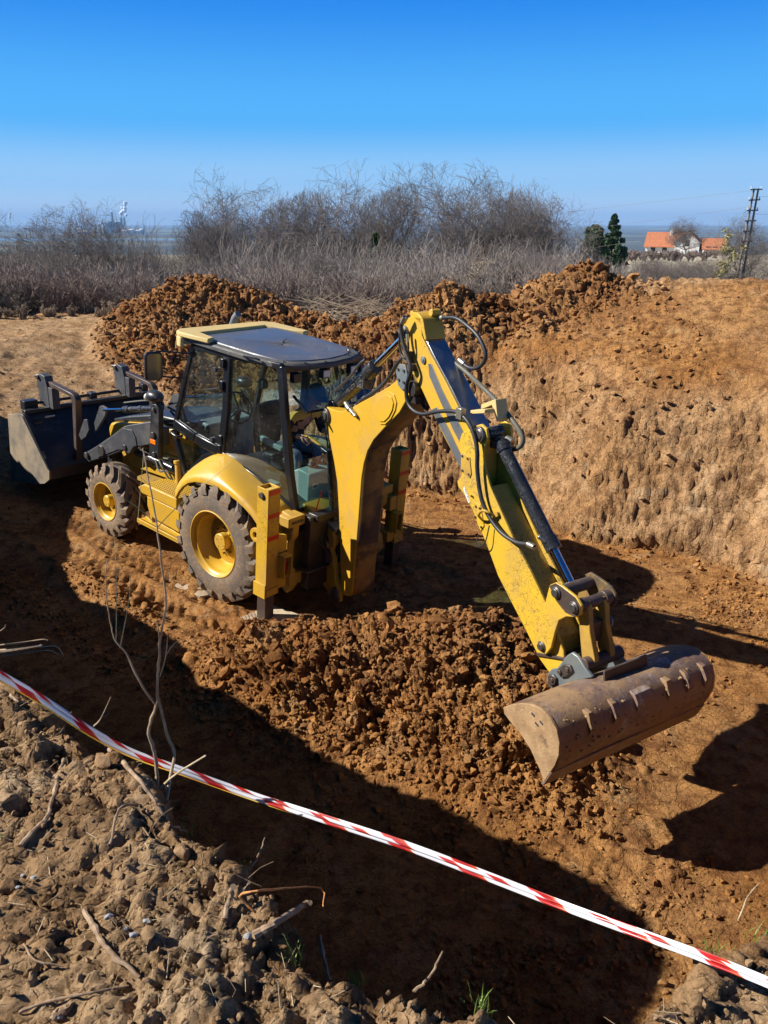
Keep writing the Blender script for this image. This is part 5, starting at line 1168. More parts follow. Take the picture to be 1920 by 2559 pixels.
def torso(k, arms_to=1.0, legs=True):
    c = [([hip, (hip + chest) / 2 + P_(.03, 0, 0), chest, neckb], [(.12 * k, .15 * k), (.12 * k, .15 * k), (.12 * k, .17 * k), (.065 * k, .08 * k)], None)]
    return c
body = torso(.85); body[0] = (body[0][0] + [neckb + P_(-.05, .0, .05), head], [(.10, .13), (.10, .13), (.10, .145), (.06, .075), .052, .05], None)
body += [([shR, elR, wrR], [.055, .040, .028], 2), ([shL, elL, wrL], [.055, .040, .028], 2), ([hip + P_(-.05, .1, -.02), knR, ftR], [.075, .055, .04], 0), ([hip + P_(-.05, -.1, -.02), knL, ftL], [.075, .055, .04], 0)]
bmesh_ = skin_mesh('b', body)
# hands
def hand(wr, fwd, up, sd_):
    fwd = fwd.normalized(); side = fwd.cross(up).normalized() * sd_; up = side.cross(fwd).normalized() * sd_
    ch = [([wr - fwd * .02, wr + fwd * .02, wr + fwd * .055], [(.026, .022), (.036, .018), (.040, .016)], None)]; n0 = 2
    for k, (o_, L) in enumerate(((.030, .040), (.010, .045), (-.010, .042), (-.029, .034))):
        b = wr + fwd * .078 + side * o_
        ch.append(([b, b + fwd * L * .7 - up * .012, b + fwd * L * .75 - up * .040, b + fwd * L * .25 - up * .055], [.0098, .0092, .0085, .0075], 2))
    tb = wr + fwd * .02 + side * .038
    ch.append(([tb, tb + fwd * .03 - up * .018 + side * .012, tb + fwd * .055 - up * .038 + side * .002], [.012, .0105, .0085], 1))
    return skin_mesh('h', ch)
hR = hand(wrR, P_(-.75, -.35, -.25), P_(-.1, .15, 1), 1); hL = hand(wrL, P_(-.75, -.1, -.25), P_(-.1, 0, 1), -1)
# head with a face: ellipsoid shaped into skull, brow, nose, lips, chin, ears; looks down and rearwards (-X)
bm = bmesh.new(); bmesh.ops.create_icosphere(bm, subdivisions=4, radius=1); hv = []
fd = P_(-.92, .05, -.40).normalized(); hs_ = fd.cross(P_(0, 0, 1)).normalized(); hu = hs_.cross(fd).normalized()
for v in bm.verts:
    f, sd_, u = v.co.x, v.co.y, v.co.z
    F_, S_, U_ = f * .098, sd_ * .077, u * .118
    if u < 0: S_ *= 1 - .28 * u * u; F_ *= 1 - .10 * u * u
    if f > 0:
        F_ += .026 * math.exp(-((sd_ / .16) ** 2 + ((u + .10) / .20) ** 2))      # nose
        F_ += .010 * math.exp(-((sd_ / .5) ** 2 + ((u - .22) / .10) ** 2))       # brow
        F_ -= .010 * math.exp(-(((abs(sd_) - .36) / .16) ** 2 + ((u - .06) / .10) ** 2))  # eye sockets
        F_ += .009 * math.exp(-((sd_ / .28) ** 2 + ((u + .42) / .06) ** 2)) - .004 * math.exp(-((sd_ / .28) ** 2 + ((u + .45) / .02) ** 2))
        F_ += .016 * math.exp(-((sd_ / .35) ** 2 + ((u + .78) / .16) ** 2))      # chin
    S_ += .016 * (1 if sd_ > 0 else -1) * math.exp(-(((f + .05) / .13) ** 2 + ((u - .0) / .22) ** 2)) * (abs(sd_) > .8)  # ears
    hv.append(tuple(head + fd * F_ + hs_ * S_ + hu * U_))
hf = [tuple(v.index for v in f.verts) for f in bm.faces]; bm.free()
for q in (hR, hL): bmesh_.add(q.v, q.f)
bmesh_.add(hv, hf)
person = obj('person', bmesh_, 'skin', None, DM, recalc=False)
tag(person, 'person in cap and yellow and black jacket bent over the levers inside the cab', 'person')
jk = torso(1.0); jk += [([shR, elR, wrR + P_(.03, .01, 0)], [.078, .058, .042], 2), ([shL, elL, wrL + P_(.02, 0, 0)], [.078, .058, .042], 2)]
jm = skin_mesh('j', jk)
jo = obj('jacket', jm, 'jacket_dark', person, DM, recalc=False); jo.data.materials.append(M['jacket'])
for pq in jo.data.polygons:
    c = DI @ pq.center; pq.material_index = 1 if c[2] > 2.045 - .1 * (c[0] + .3) else 0
obj('jacket_zip', MB().path([head + fd * .03 - hu * .17, neckb + P_(-.085, .02, -.05), chest + P_(-.145, 0, 0)], .004, 6, 4), 'jacket_dark', person, DM)
tr = [([hip + P_(0, 0, .06), hip, hip + P_(-.02, 0, -.04)], [(.12, .16), (.125, .17), (.11, .16)], None), ([hip + P_(-.08, .1, -.02), knR, ftR + P_(0, 0, .06)], [.088, .07, .055], 1), ([hip + P_(-.08, -.1, -.02), knL, ftL + P_(0, 0, .06)], [.088, .07, .055], 1)]
obj('trousers', skin_mesh('t', tr), 'jeans', person, DM, recalc=False)
for q in (ftR, ftL): obj('boot', skin_mesh('bo', [([q + P_(.03, 0, 0), q + P_(-.02, 0, -.04), q + P_(-.14, 0, -.055)], [.05, (.05, .045), (.038, .03)], None)]), 'dash', person, DM, recalc=False)
cp = MB(); rows = []
for i in range(9):
    t = i / 8 * math.pi / 2; rows.append([tuple(head + hu * (.038 + .092 * math.sin(t)) + fd * (.110 * math.cos(t) * math.cos(a)) + hs_ * (.090 * math.cos(t) * math.sin(a))) for a in np.linspace(0, 2 * math.pi, 25)])
cp.grid(rows); cpo = obj('cap', cp, 'cap', person, DM, ang=60, solid=.004)
br = MB(); br.grid([[tuple(head + hu * (.040 - .012 * k * k - .02 * math.sin(a) ** 2 * k) + fd * ((.107 + .075 * k) * math.cos(a)) + hs_ * ((.088 + .01 * k) * math.sin(a))) for a in np.linspace(-1.15, 1.15, 13)] for k in (0, .5, 1)])
obj('cap_brim', br, 'cap', cpo, DM, ang=60, solid=.004)
for sg in (-1, 1): obj('eye', MB().ball(tuple(head + fd * .083 + hs_ * .028 * sg + hu * .008), .011, 2), 'eye', person, DM)

# ------------------------------------------------------------------ TREES
def grow(seed, H, spread, levels=5, up=.5, nb=(3, 3), r0=None, fork=.32, wob=.18, tw=.008, clear=.25):
    """returns (segments as arrays p0,p1,r0,r1, level)"""
    g = random.Random(seed); S = []
    def branch(p, d, L, r_, lv):
        n = 4 if lv < 2 else 3; q = Vector(p); dd = Vector(d)
        for i in range(n):
            dd = (dd + Vector((g.gauss(0, wob), g.gauss(0, wob), g.gauss(0, wob * .6) + up * .10))).normalized()
            q2 = q + dd * (L / n); ra = r_ * (1 - .55 * i / n); rb = r_ * (1 - .55 * (i + 1) / n)
            S.append((q[:], q2[:], max(ra, tw), max(rb, tw * .7), lv)); q = q2
            if lv < levels and (i >= 1 or lv > 0) and not (lv == 0 and (i + 1) / n < clear):
                for _ in range(nb[0] if lv == 0 else g.choice((1, 1, 2)) if lv == 1 else 1):
                    ax = Vector((g.gauss(0, 1), g.gauss(0, 1), g.gauss(0, .5))).normalized(); nd = (dd + ax * (fork * 2.0) * (1 + .3 * g.random()) * spread + Vector((0, 0, up * .25))).normalized()
                    branch(q, nd, L * (.50 + .25 * g.random()), rb * .62, lv + 1)
        if lv < levels:
            for _ in range(2):
                ax = Vector((g.gauss(0, 1), g.gauss(0, 1), g.gauss(0, .5))).normalized(); branch(q, (dd + ax * fork * spread * 1.3).normalized(), L * (.58 + .2 * g.random()), rb * .8, lv + 1)
    branch((0, 0, 0), (0, 0, 1), H * .42, r0 or H * .022, 0); return S
def seg_mesh(name, S, mat, k=3):
    if not S: return None
    p0 = np.array([a[0] for a in S]); p1 = np.array([a[1] for a in S]); ra = np.array([a[2] for a in S]); rb = np.array([a[3] for a in S])
    d = p1 - p0; d /= np.linalg.norm(d, axis=1)[:, None] + 1e-9; a = np.where(np.abs(d[:, 2:3]) < .9, [[0, 0, 1.]], [[1., 0, 0]]); u = np.cross(d, a); u /= np.linalg.norm(u, axis=1)[:, None]; v = np.cross(d, u)
    n = len(S); V = np.zeros((n, 2 * k, 3))
    for j in range(k):
        an = 2 * math.pi * j / k; w_ = u * math.cos(an) + v * math.sin(an); V[:, j] = p0 + w_ * ra[:, None]; V[:, k + j] = p1 + w_ * rb[:, None]
    F = np.array([[j, (j + 1) % k, k + (j + 1) % k, k + j] for j in range(k)])
    F = (F[None] + (np.arange(n) * 2 * k)[:, None, None]).reshape(-1, 4); return npmesh(name, V.reshape(-1, 3), F, M[mat], True)
def tree_proto(seed, **kw):
    S = grow(seed, **kw); g = random.Random(seed); W_ = kw['H'] * .36 * min(kw['spread'], 1.15); H_ = kw['H']
    def keep(a):
        if a[4] < 2: return abs(a[1][0]) < W_ * 1.1 and abs(a[1][1]) < W_ * 1.1 and a[1][2] < H_ * 1.02
        x, y, z = a[1]; lump = 1 + .12 * math.sin(x * 1.7 + seed) + .10 * math.sin(y * 2.3 + z * 1.1)
        return (x / W_) ** 2 + (y / W_) ** 2 + ((z - H_ * .60) / (H_ * .42)) ** 2 < lump
    S = [a for a in S if keep(a)]; tr_ = [a for a in S if a[4] == 0]; cr_ = [a for a in S if a[4] > 0]
    return seg_mesh('trunk', tr_, 'bark', 7), seg_mesh('crown', cr_, 'bark', 3), float(np.percentile([a[1][2] for a in S], 99)), max(abs(a[1][0]) for a in S)
TP = [tree_proto(11, H=10, spread=1.15, levels=5, up=.22, nb=(4, 3), clear=.40, tw=.0065, fork=.42, wob=.24), tree_proto(23, H=10, spread=1.0, levels=5, up=.35, nb=(4, 3), clear=.35, tw=.0065, fork=.42, wob=.24), tree_proto(37, H=10, spread=.85, levels=5, up=.5, nb=(3, 2), clear=.40, tw=.0065, fork=.4, wob=.22),
      tree_proto(41, H=10, spread=1.2, levels=5, up=.15, nb=(3, 3), clear=.3, wob=.32, tw=.0065, fork=.45), tree_proto(58, H=10, spread=.7, levels=4, up=.6, nb=(3, 2), clear=.3, tw=.007, fork=.4, wob=.24), tree_proto(63, H=10, spread=1.1, levels=5, up=.2, nb=(3, 3), clear=.45, wob=.30, tw=.0065, fork=.42)]
f_px = 2005.0; c_, s_p = math.cos(R(19.84)), math.sin(R(19.84))
def world_at(px, py, dist):
    r_ = Vector(((px - 960) / f_px, c_ + (1279.5 - py) / f_px * s_p, -s_p + (1279.5 - py) / f_px * c_)); t = dist / r_.y; return Vector((0, 0, CH)) + r_ * t
def place_tree(px, topy, dist, proto, label, group=None, rz=None, cat='bare tree', name='bare_tree', mat=None, wide=1.0):
    top = world_at(px, topy, dist); gz_ = hill_at(top.x, top.y) - .15; tm, cm, H, W = TP[proto]
    r_ = empty(name, (top.x, top.y, gz_)); sc = (top.z - gz_) / H; r_.scale = (sc * wide, sc * wide, sc); r_.rotation_euler = (0, 0, rz if rz is not None else random.random() * 6.28)
    tag(r_, label, cat, group)
    for nm, me_ in (('trunk', tm), ('crown', cm)):
        o = bpy.data.objects.new(nm, me_); COL.objects.link(o); o.parent = r_
    return r_
big = [(1085, 440, 46, 0, 'tallest broad bare tree with rounded crown above the thicket', 1.15), (1225, 472, 47, 1, 'broad bare tree just right of the tallest one', 1.1), (1372, 500, 44, 3, 'lone bare tree with spreading twisted limbs at the right end of the wood', 1.0),
       (1000, 472, 50, 2, 'slim upright bare tree just left of the tallest one', .9), (905, 487, 52, 1, 'bare tree standing above the digger boom, second left of the tallest', .9), (822, 466, 48, 5, 'wide bare tree above the right part of the left spoil pile', 1.0), (752, 492, 50, 2, 'narrow bare tree above the cab roof', .9),
       (672, 472, 46, 3, 'dark gnarled bare tree at the left shoulder of the wood', 1.0), (600, 505, 48, 0, 'bare tree stepping down the left shoulder of the wood', .85), (520, 540, 42, 2, 'small bare tree right of the distant power station', .9), (425, 556, 36, 4, 'thin crooked bare tree just under the horizon, right of the power station', 1.0),
       (330, 545, 33, 5, 'crooked bare tree below the power station chimneys', .85), (262, 575, 35, 3, 'low dark bare tree left below the power station', .9), (165, 545, 34, 0, 'bare tree reaching the horizon left of the power station', .85), (70, 538, 31, 3, 'dark spreading bare tree near the left edge of the view', .95), (-10, 535, 30, 5, 'bare tree cut by the left edge of the view', 1.0),
       (1722, 548, 150, 0, 'round bare tree in front of the white house', 1.25), (1905, 545, 62, 5, 'bare tree beside the wooden pylon at the right edge', .9), (1300, 486, 56, 2, 'slim bare tree between the two broad trees on the right', .8), (1150, 470, 56, 4, 'pale bare tree behind the tallest tree', .9)]
for px, ty, dist, pr_, lb_t, wd in big: place_tree(px, ty, dist, pr_, lb_t, wide=wd)
for k in range(64):
    px = random.uniform(-60, 1500); t_ = px / 1480; ty = np.interp(px, [0, 300, 480, 620, 900, 1150, 1400, 1500], [605, 630, 635, 610, 600, 600, 610, 625]) + random.uniform(0, 95)
    place_tree(px, ty, random.uniform(25, 46), random.choice((0, 1, 2, 3, 4, 5)), 'slender grey bare tree crowded in the thicket behind the pit', 'slender bare trees crowded in the thicket', wide=random.uniform(.8, 1.1))
for k in range(15):
    px = random.uniform(1560, 1940); place_tree(px, random.uniform(640, 680), random.uniform(40, 90), random.choice((3, 5, 0)), 'low bare bush tree dotted over the meadow slope', 'low bare trees on the meadow slope', wide=1.5)

# thicket: one mass nobody could count
def shrub_proto(seed, n=26, H=2.2):
    g = random.Random(seed); S = []
    for i in range(n):
        a = g.random() * 6.28; p = Vector((math.cos(a) * .25 * g.random(), math.sin(a) * .25 * g.random(), -.1)); d = Vector((math.cos(a) * .45 * g.random(), math.sin(a) * .45 * g.random(), 1)).normalized(); L = H * (.6 + .5 * g.random()); r_ = .013
        q = p
        for j in range(5):
            d = (d + Vector((g.gauss(0, .14), g.gauss(0, .14), .03))).normalized(); q2 = q + d * L / 5; S.append((q[:], q2[:], r_ * (1 - j * .14), r_ * (1 - (j + 1) * .14), 1)); q = q2
            if j > 0:
                for _ in range(3):
                    e = (d + Vector((g.gauss(0, .5), g.gauss(0, .5), g.gauss(0, .3)))).normalized(); m_ = q + e * L * .13; S.append((q[:], m_[:], .007, .006, 2))
                    for _ in range(2):
                        e2 = (e + Vector((g.gauss(0, .5), g.gauss(0, .5), g.gauss(.15, .3)))).normalized(); S.append((m_[:], (m_ + e2 * L * .12)[:], .006, .004, 3))
    return S
SH = []
for s0_ in range(5):
    S = shrub_proto(100 + s0_); SH.append(tuple(np.array([a[k] for a in S]) for k in range(4)))
def thicket(name, mat, spots, label):
    P0, P1, A, B_ = [], [], [], []
    for x, y, z, h_, wd in spots:
        p0, p1, ra, rb = SH[random.randrange(5)]; a = random.random() * 6.28; c, s_ = math.cos(a), math.sin(a); Rz = np.array([[c, -s_, 0], [s_, c, 0], [0, 0, 1]]); sc = np.array([h_ / 2.2 * wd, h_ / 2.2 * wd, h_ / 2.2])
        P0.append((p0 @ Rz.T) * sc + (x, y, z)); P1.append((p1 @ Rz.T) * sc + (x, y, z)); k_ = max(1, y / 24); A.append(ra * k_); B_.append(rb * k_)
    P0 = np.concatenate(P0); P1 = np.concatenate(P1); A = np.concatenate(A); B_ = np.concatenate(B_); n = len(P0)
    d = P1 - P0; d /= np.linalg.norm(d, axis=1)[:, None]; u = np.cross(d, [0.3, .2, .9]); u /= np.linalg.norm(u, axis=1)[:, None]; v = np.cross(d, u); V = np.zeros((n, 6, 3))
    for j in range(3):
        an = 2.0944 * j; w_ = u * math.cos(an) + v * math.sin(an); V[:, j] = P0 + w_ * A[:, None]; V[:, 3 + j] = P1 + w_ * B_[:, None]
    F = np.array([[0, 1, 4, 3], [1, 2, 5, 4], [2, 0, 3, 5]]); F = (F[None] + (np.arange(n) * 6)[:, None, None]).reshape(-1, 4)
    tag(link(name, npmesh(name, V.reshape(-1, 3), F, M[mat])), label, 'thicket', kind='stuff')
def ring_spots(n, px0, px1, d0, d1, htop, hh=(1.5, 3.5), seed=1):
    g = random.Random(seed); out = []
    for _ in range(n):
        dist = d0 + (d1 - d0) * g.random(); px = g.uniform(px0, px1); p = world_at(px, 600, dist); z = hill_at(p.x, p.y); zt = world_at(px, np.interp(px, *htop) + g.uniform(0, 50), dist).z
        h_ = min(max(zt - z, hh[0]), hh[1] * (1 + (dist - 20) * .05)) * g.uniform(.5, 1.05); out.append((p.x, p.y, z - .1, h_, g.uniform(.8, 1.4)))
    return out
TOP = ([-100, 0, 300, 520, 700, 1000, 1300, 1500, 1700, 2000], [650, 660, 665, 645, 635, 625, 628, 645, 650, 660])
thicket('thicket', 'twig', ring_spots(430, -150, 1560, 22.5, 42, TOP, (1.6, 5.5), 3), 'grey tangled leafless scrub filling the slope behind the pit')
thicket('reddish_thicket', 'twig_red', ring_spots(230, -150, 1500, 21.5, 30, ([0, 2000], [690, 690]), (1.3, 3.2), 4), 'reddish brown leafless shrubs at the front of the scrub')
thicket('tan_brush', 'twig_tan', ring_spots(120, -120, 1250, 20.5, 24, ([0, 2000], [770, 770]), (.5, 1.6), 5), 'pale tan dry brush along the edge of the scrub')
thicket('meadow_scrub', 'twig_red', ring_spots(80, 1440, 2000, 24, 60, ([0, 1500, 1600, 2000], [650, 655, 690, 690]), (.6, 2.2), 6) + ring_spots(120, 1440, 1800, 110, 185, ([0, 2000], [622, 622]), (1.2, .7), 7), 'low reddish leafless scrub on the right below the meadow')
# brush pile of cut stems near the saddle
bs_ = []
for k in range(260):
    p = world_at(random.uniform(770, 1000), 770, random.uniform(18.6, 21)); z = ground_z(p.x, p.y) + random.uniform(.0, .6); a = random.gauss(.5, .7); L = random.uniform(.3, .9); d = Vector((math.cos(a) * (1 if random.random() < .6 else -1), math.sin(a) * .6, random.uniform(-.15, .5))).normalized()
    bs_.append(((p.x, p.y, z), (p.x + d.x * L, p.y + d.y * L, z + d.z * L), .010, .006, 0))
tag(link('cut_brush', seg_mesh('cut_brush', bs_, 'twig_tan')), 'heap of pale cut stems lying between the two spoil piles', 'brush', kind='stuff')

# leafy trees -----------------------------------------------------
def leaf_cloud(cs_, n, size, seed, up=0):
    g = np.random.default_rng(seed); V = []; c = np.array([q[:3] for q in cs_]); rr = np.array([q[3] for q in cs_]); k = g.integers(0, len(cs_), n)
    u = g.normal(size=(n, 3)); u /= np.linalg.norm(u, axis=1)[:, None]; P = c[k] + u * (rr[k] * g.random(n) ** .4)[:, None]
    a = g.normal(size=(n, 3)); a[:, 2] += up; a /= np.linalg.norm(a, axis=1)[:, None]; b = np.cross(a, g.normal(size=(n, 3))); b /= np.linalg.norm(b, axis=1)[:, None]; s_ = (size * (.6 + .8 * g.random(n)))[:, None]
    V = np.stack([P - a * s_, P + b * s_ * .45, P + a * s_, P - b * s_ * .45], 1).reshape(-1, 3); return V, np.arange(4 * n).reshape(-1, 4)
def conifer(px, topy, dist, wpx, label, mat, seed, conical=True, n=9000):
    top = world_at(px, topy, dist); gz_ = hill_at(top.x, top.y); H = top.z - gz_; W = wpx / f_px * dist * .94 * .75; r_ = empty('evergreen_tree', (top.x, top.y, gz_)); tag(r_, label, 'evergreen tree')
    obj('trunk', MB().cyl((0, 0, -.2), (0, 0, H * .9), H * .022, H * .006, 8), 'bark', r_); g = random.Random(seed); cs_ = []
    for i in range(90):
        t = g.random() ** (.8 if conical else .6); a = g.random() * 6.28
        if conical: rad = W * (1 - t) ** .8 * (.45 + .65 * g.random()); cs_.append((math.cos(a) * rad, math.sin(a) * rad, H * (.12 + .86 * t), W * .26 * (1.08 - t)))
        else: rad = W * .8 * math.sqrt(g.random()) * (1 - .5 * t * t); cs_.append((math.cos(a) * rad, math.sin(a) * rad, H * (.15 + .75 * t), W * .30 * g.uniform(.6, 1.1)))
    V, F = leaf_cloud(cs_, n, H * .030, seed); o = link('crown', npmesh('crown', V, F, M[mat], False), r_)
conifer(1537, 533, 95, 62, 'tall dark evergreen with pointed crown left of the orange roof', 'needle', 5)
conifer(1490, 556, 92, 52, 'rounder dark evergreen left of the pointed one', 'needle', 6, False)
conifer(938, 580, 34, 30, 'small bright green conifer caught in the bare thicket', 'needle2', 7, True, 2600)
def leafy_bush(px, topy, dist, wpx, label, mat, seed, n, size):
    top = world_at(px, topy, dist); gz_ = hill_at(top.x, top.y); H = top.z - gz_; W = wpx / f_px * dist / 2; r_ = empty('leafy_bush', (top.x, top.y, gz_)); tag(r_, label, 'bush')
    S = [(a[0], a[1], a[2], a[3], 0) for a in shrub_proto(seed, 14, 2.2)]; S = [(tuple(np.array(a[0]) * H / 2.3), tuple(np.array(a[1]) * H / 2.3), a[2], a[3], 0) for a in S]
    link('stems', seg_mesh('stems', S, 'twig_tan'), r_); g = random.Random(seed)
    cs_ = [(g.gauss(0, W * .4), g.gauss(0, W * .4), H * g.uniform(.35, .95), W * .25) for _ in range(26)]; V, F = leaf_cloud(cs_, n, size, seed); link('leaves', npmesh('leaves', V, F, M[mat], False), r_)
leafy_bush(75, 715, 22.5, 150, 'yellow green budding bush at the left edge of the scrub', 'leaf_olive', 8, 1500, .022)
leafy_bush(1185, 640, 24, 130, 'pale bush still holding dry brown leaves behind the small spoil peak', 'leaf_brown', 9, 1500, .032)
leafy_bush(1825, 560, 60, 70, 'dark leafy bush at the foot of the wooden pylon', 'leaf_olive', 10, 900, .09)

# ------------------------------------------------------------------ house, outbuilding, pylon
def house(name, px, py, dist, L, W, Hw, Hr, rot, label, chim=False):
    p = world_at(px, py, dist); r_ = empty(name, (p.x, p.y, hill_at(p.x, p.y) - .2)); r_.rotation_euler = (0, 0, rot); tag(r_, label, 'house')
    w_ = MB().prism([(-W / 2, 0), (W / 2, 0), (W / 2, Hw), (0, Hw + Hr), (-W / 2, Hw)], 'x', -L / 2, L / 2); wo = obj('wall', w_, 'housewall', r_)
    for sg in (1, -1):
        a = Vector((0, sg * (W / 2 + .5), Hw - .35)); b = Vector((0, 0, Hw + Hr + .12)); m = MB(); 
        m.prism([(a.y, a.z), (b.y, b.z), (b.y, b.z + .16), (a.y, a.z + .16)], 'x', -L / 2 - .4, L / 2 + .4); ro = obj('roof', m, 'rooftile', r_)
    if chim: obj('chimney', MB().box(L * .1 - .3, L * .1 + .3, -.3 - .8, .3 - .8, Hw + .5, Hw + Hr + .9), 'housewall', ro)
    for x in (-L * .3, 0, L * .3): obj('window', MB().box(x - .5, x + .5, -W / 2 - .03, -W / 2 + .02, 1.0, 2.2), 'darkwin', r_)
    obj('window', MB().box(-L / 2 - .03, -L / 2 + .02, -.5, .5, Hw - .8, Hw + .5), 'darkwin', r_); obj('window', MB().box(L / 2 - .02, L / 2 + .03, -.5, .5, Hw - .8, Hw + .5), 'darkwin', r_)
    obj('door', MB().box(L * .42 - .5, L * .42 + .4, -W / 2 - .03, -W / 2 + .02, 0, 2.0), 'pole', r_)
house('house', 1668, 600, 200, 8.6, 8.0, 2.4, 2.7, R(-24), 'white house under an orange tiled roof with a small chimney', True)
house('house', 1722, 600, 190, 7.5, 5.2, 3.1, 2.1, R(66), 'white gabled house wing turned sideways right of the orange roof')
house('house', 1786, 605, 185, 4.6, 5.0, 1.8, 1.8, R(-15), 'small outbuilding with an orange roof right of the white house')
pb = world_at(1850, 690, 62); pz0 = hill_at(pb.x, pb.y); pyl = empty('utility_pylon', (pb.x, pb.y, pz0)); tag(pyl, 'twin pole wooden pylon with short crossbars at the right edge', 'pylon')
tp = world_at(1868, 471, 62).z - pz0; tilt = .25
for x in (-.22, .22): obj('pole', MB().cyl((x - .12, 0, -.3), (x * .7 + tilt, 0, tp), .095, .065, 10), 'pole', pyl)
for k in range(6):
    z = tp * (.55 + .44 * k / 5); x = tilt * (z / tp) - .12 * (1 - z / tp); obj('crossbar', MB().bar((x - .42, -.02, z), (x + .42, -.02, z + .03), .09, .09), 'pole', pyl)
    if k > 2:
        for q in (-.36, .36): obj('insulator', MB().cyl((x + q, -.02, z + .05), (x + q, -.02, z + .22), .035, .05, 8), 'housewall', pyl)
for k, (ex, ez, lb_t) in enumerate(((-85, 8.5, 'topmost thin wire running left from the pylon'), (-85, 4.0, 'middle thin wire running left from the pylon'), (-85, -1.0, 'lowest thin wire running left from the pylon'))):
    z0_ = pz0 + tp - .1 - k * 1.1; a = Vector((pb.x + tilt, pb.y, z0_)); b = Vector((pb.x - 60, pb.y + 85, ez - 6)); P = []
    for t in np.linspace(0, 1, 14): q = a.lerp(b, t); q.z -= 2.2 * 4 * t * (1 - t) * .5; P.append(q)
    tag(obj('power_line', MB().path(P, .007, 5, caps=False), 'pole'), lb_t, 'wire')
for k, lb_t in enumerate(('upper thin wire running right from the pylon out of view', 'lower thin wire running right from the pylon out of view')):
    z0_ = pz0 + tp - .5 - k * 1.2; tag(obj('power_line', MB().path([(pb.x + tilt, pb.y, z0_), (pb.x + 12, pb.y - 2, z0_ - .5), (pb.x + 30, pb.y - 5, z0_)], .007, 5, 4, False), 'pole'), lb_t, 'wire')

# ------------------------------------------------------------------ power station far off in the valley
def far(px, py_, dist): p = world_at(px, py_, dist); return p
D0 = 9000.0; pc = far(295, 565, D0); ps = empty('power_station', (pc.x, D0, -100)); tag(ps, 'distant power station with tall chimneys on the hazy plain', 'power station')
sc_m = D0 / c_ / f_px * .94      # metres per photo pixel out there
def PX(px): return (px - 295) * D0 / (f_px * 0.9406) * 1.0 * .885
ztop = lambda py_: world_at(295, py_, D0).z + 100
for px, ty, r_ in ((258, 546, 7), (283, 530, 9), (305, 543, 9), (313, 543, 8)): obj('chimney', MB().cyl((PX(px), 0, 0), (PX(px), 0, ztop(ty)), r_ * 1.7, r_ * 1.2, 12), 'plantlight' if px in (258, 313) else 'plant', ps)
for a, b, ty in ((267, 273, 556), (276, 282, 554), (286, 292, 556), (297, 302, 555), (266, 310, 563)): obj('boiler_house', MB().box(PX(a), PX(b), -60 - (b - a), 60, 0, max(ztop(ty), 30)), 'plant', ps)
for k, (px, w_, h_) in enumerate(((245, 18, 14), (340, 8, 20), (352, 10, 24), (366, 12, 18), (374, 6, 26), (220, 6, 30))):
    tag(obj('factory_block', MB().box(pc.x + PX(px) - w_ * 2.2, pc.x + PX(px) + w_ * 3, D0 - 500 + k * 37, D0 - 400 + k * 37, -100, -100 + h_ * 1.4).prism([(D0 - 505 + k * 37, -100 + h_ * 1.4), (D0 - 450 + k * 37, -92 + h_ * 1.4), (D0 - 395 + k * 37, -100 + h_ * 1.4)], 'x', pc.x + PX(px) - w_ * 2.2, pc.x + PX(px) + w_ * 3), 'plantlight'), 'tiny pale industrial block beside the distant power station', 'building', 'pale blocks around the power station')
def plume(name, px, pts, label):
    m = MB(); g = random.Random(3)
    for q, (dx, py_, r_) in enumerate(pts):
        p = far(px + dx, py_, D0)
        for _ in range(5): m.ball((p.x + g.gauss(0, r_ * .35), D0 + g.gauss(0, r_ * .4), p.z + g.gauss(0, r_ * .5)), r_ * .62 * g.uniform(.5, .95), 2, (1, 1, 1.2))
    tag(obj(name, m, 'steam'), label, 'steam', kind='stuff')
plume('steam_plume', 303, [(0, 541, 12), (1, 537, 16), (2, 532, 22), (4, 527, 30), (7, 522, 34), (9, 517, 28), (12, 512, 22), (13, 507, 14)], 'white steam plume rising from the power station chimney')
plume('far_steam', 24, [(0, 543, 12), (1, 538, 16), (3, 533, 12)], 'tiny white steam puff on the horizon at the far left')

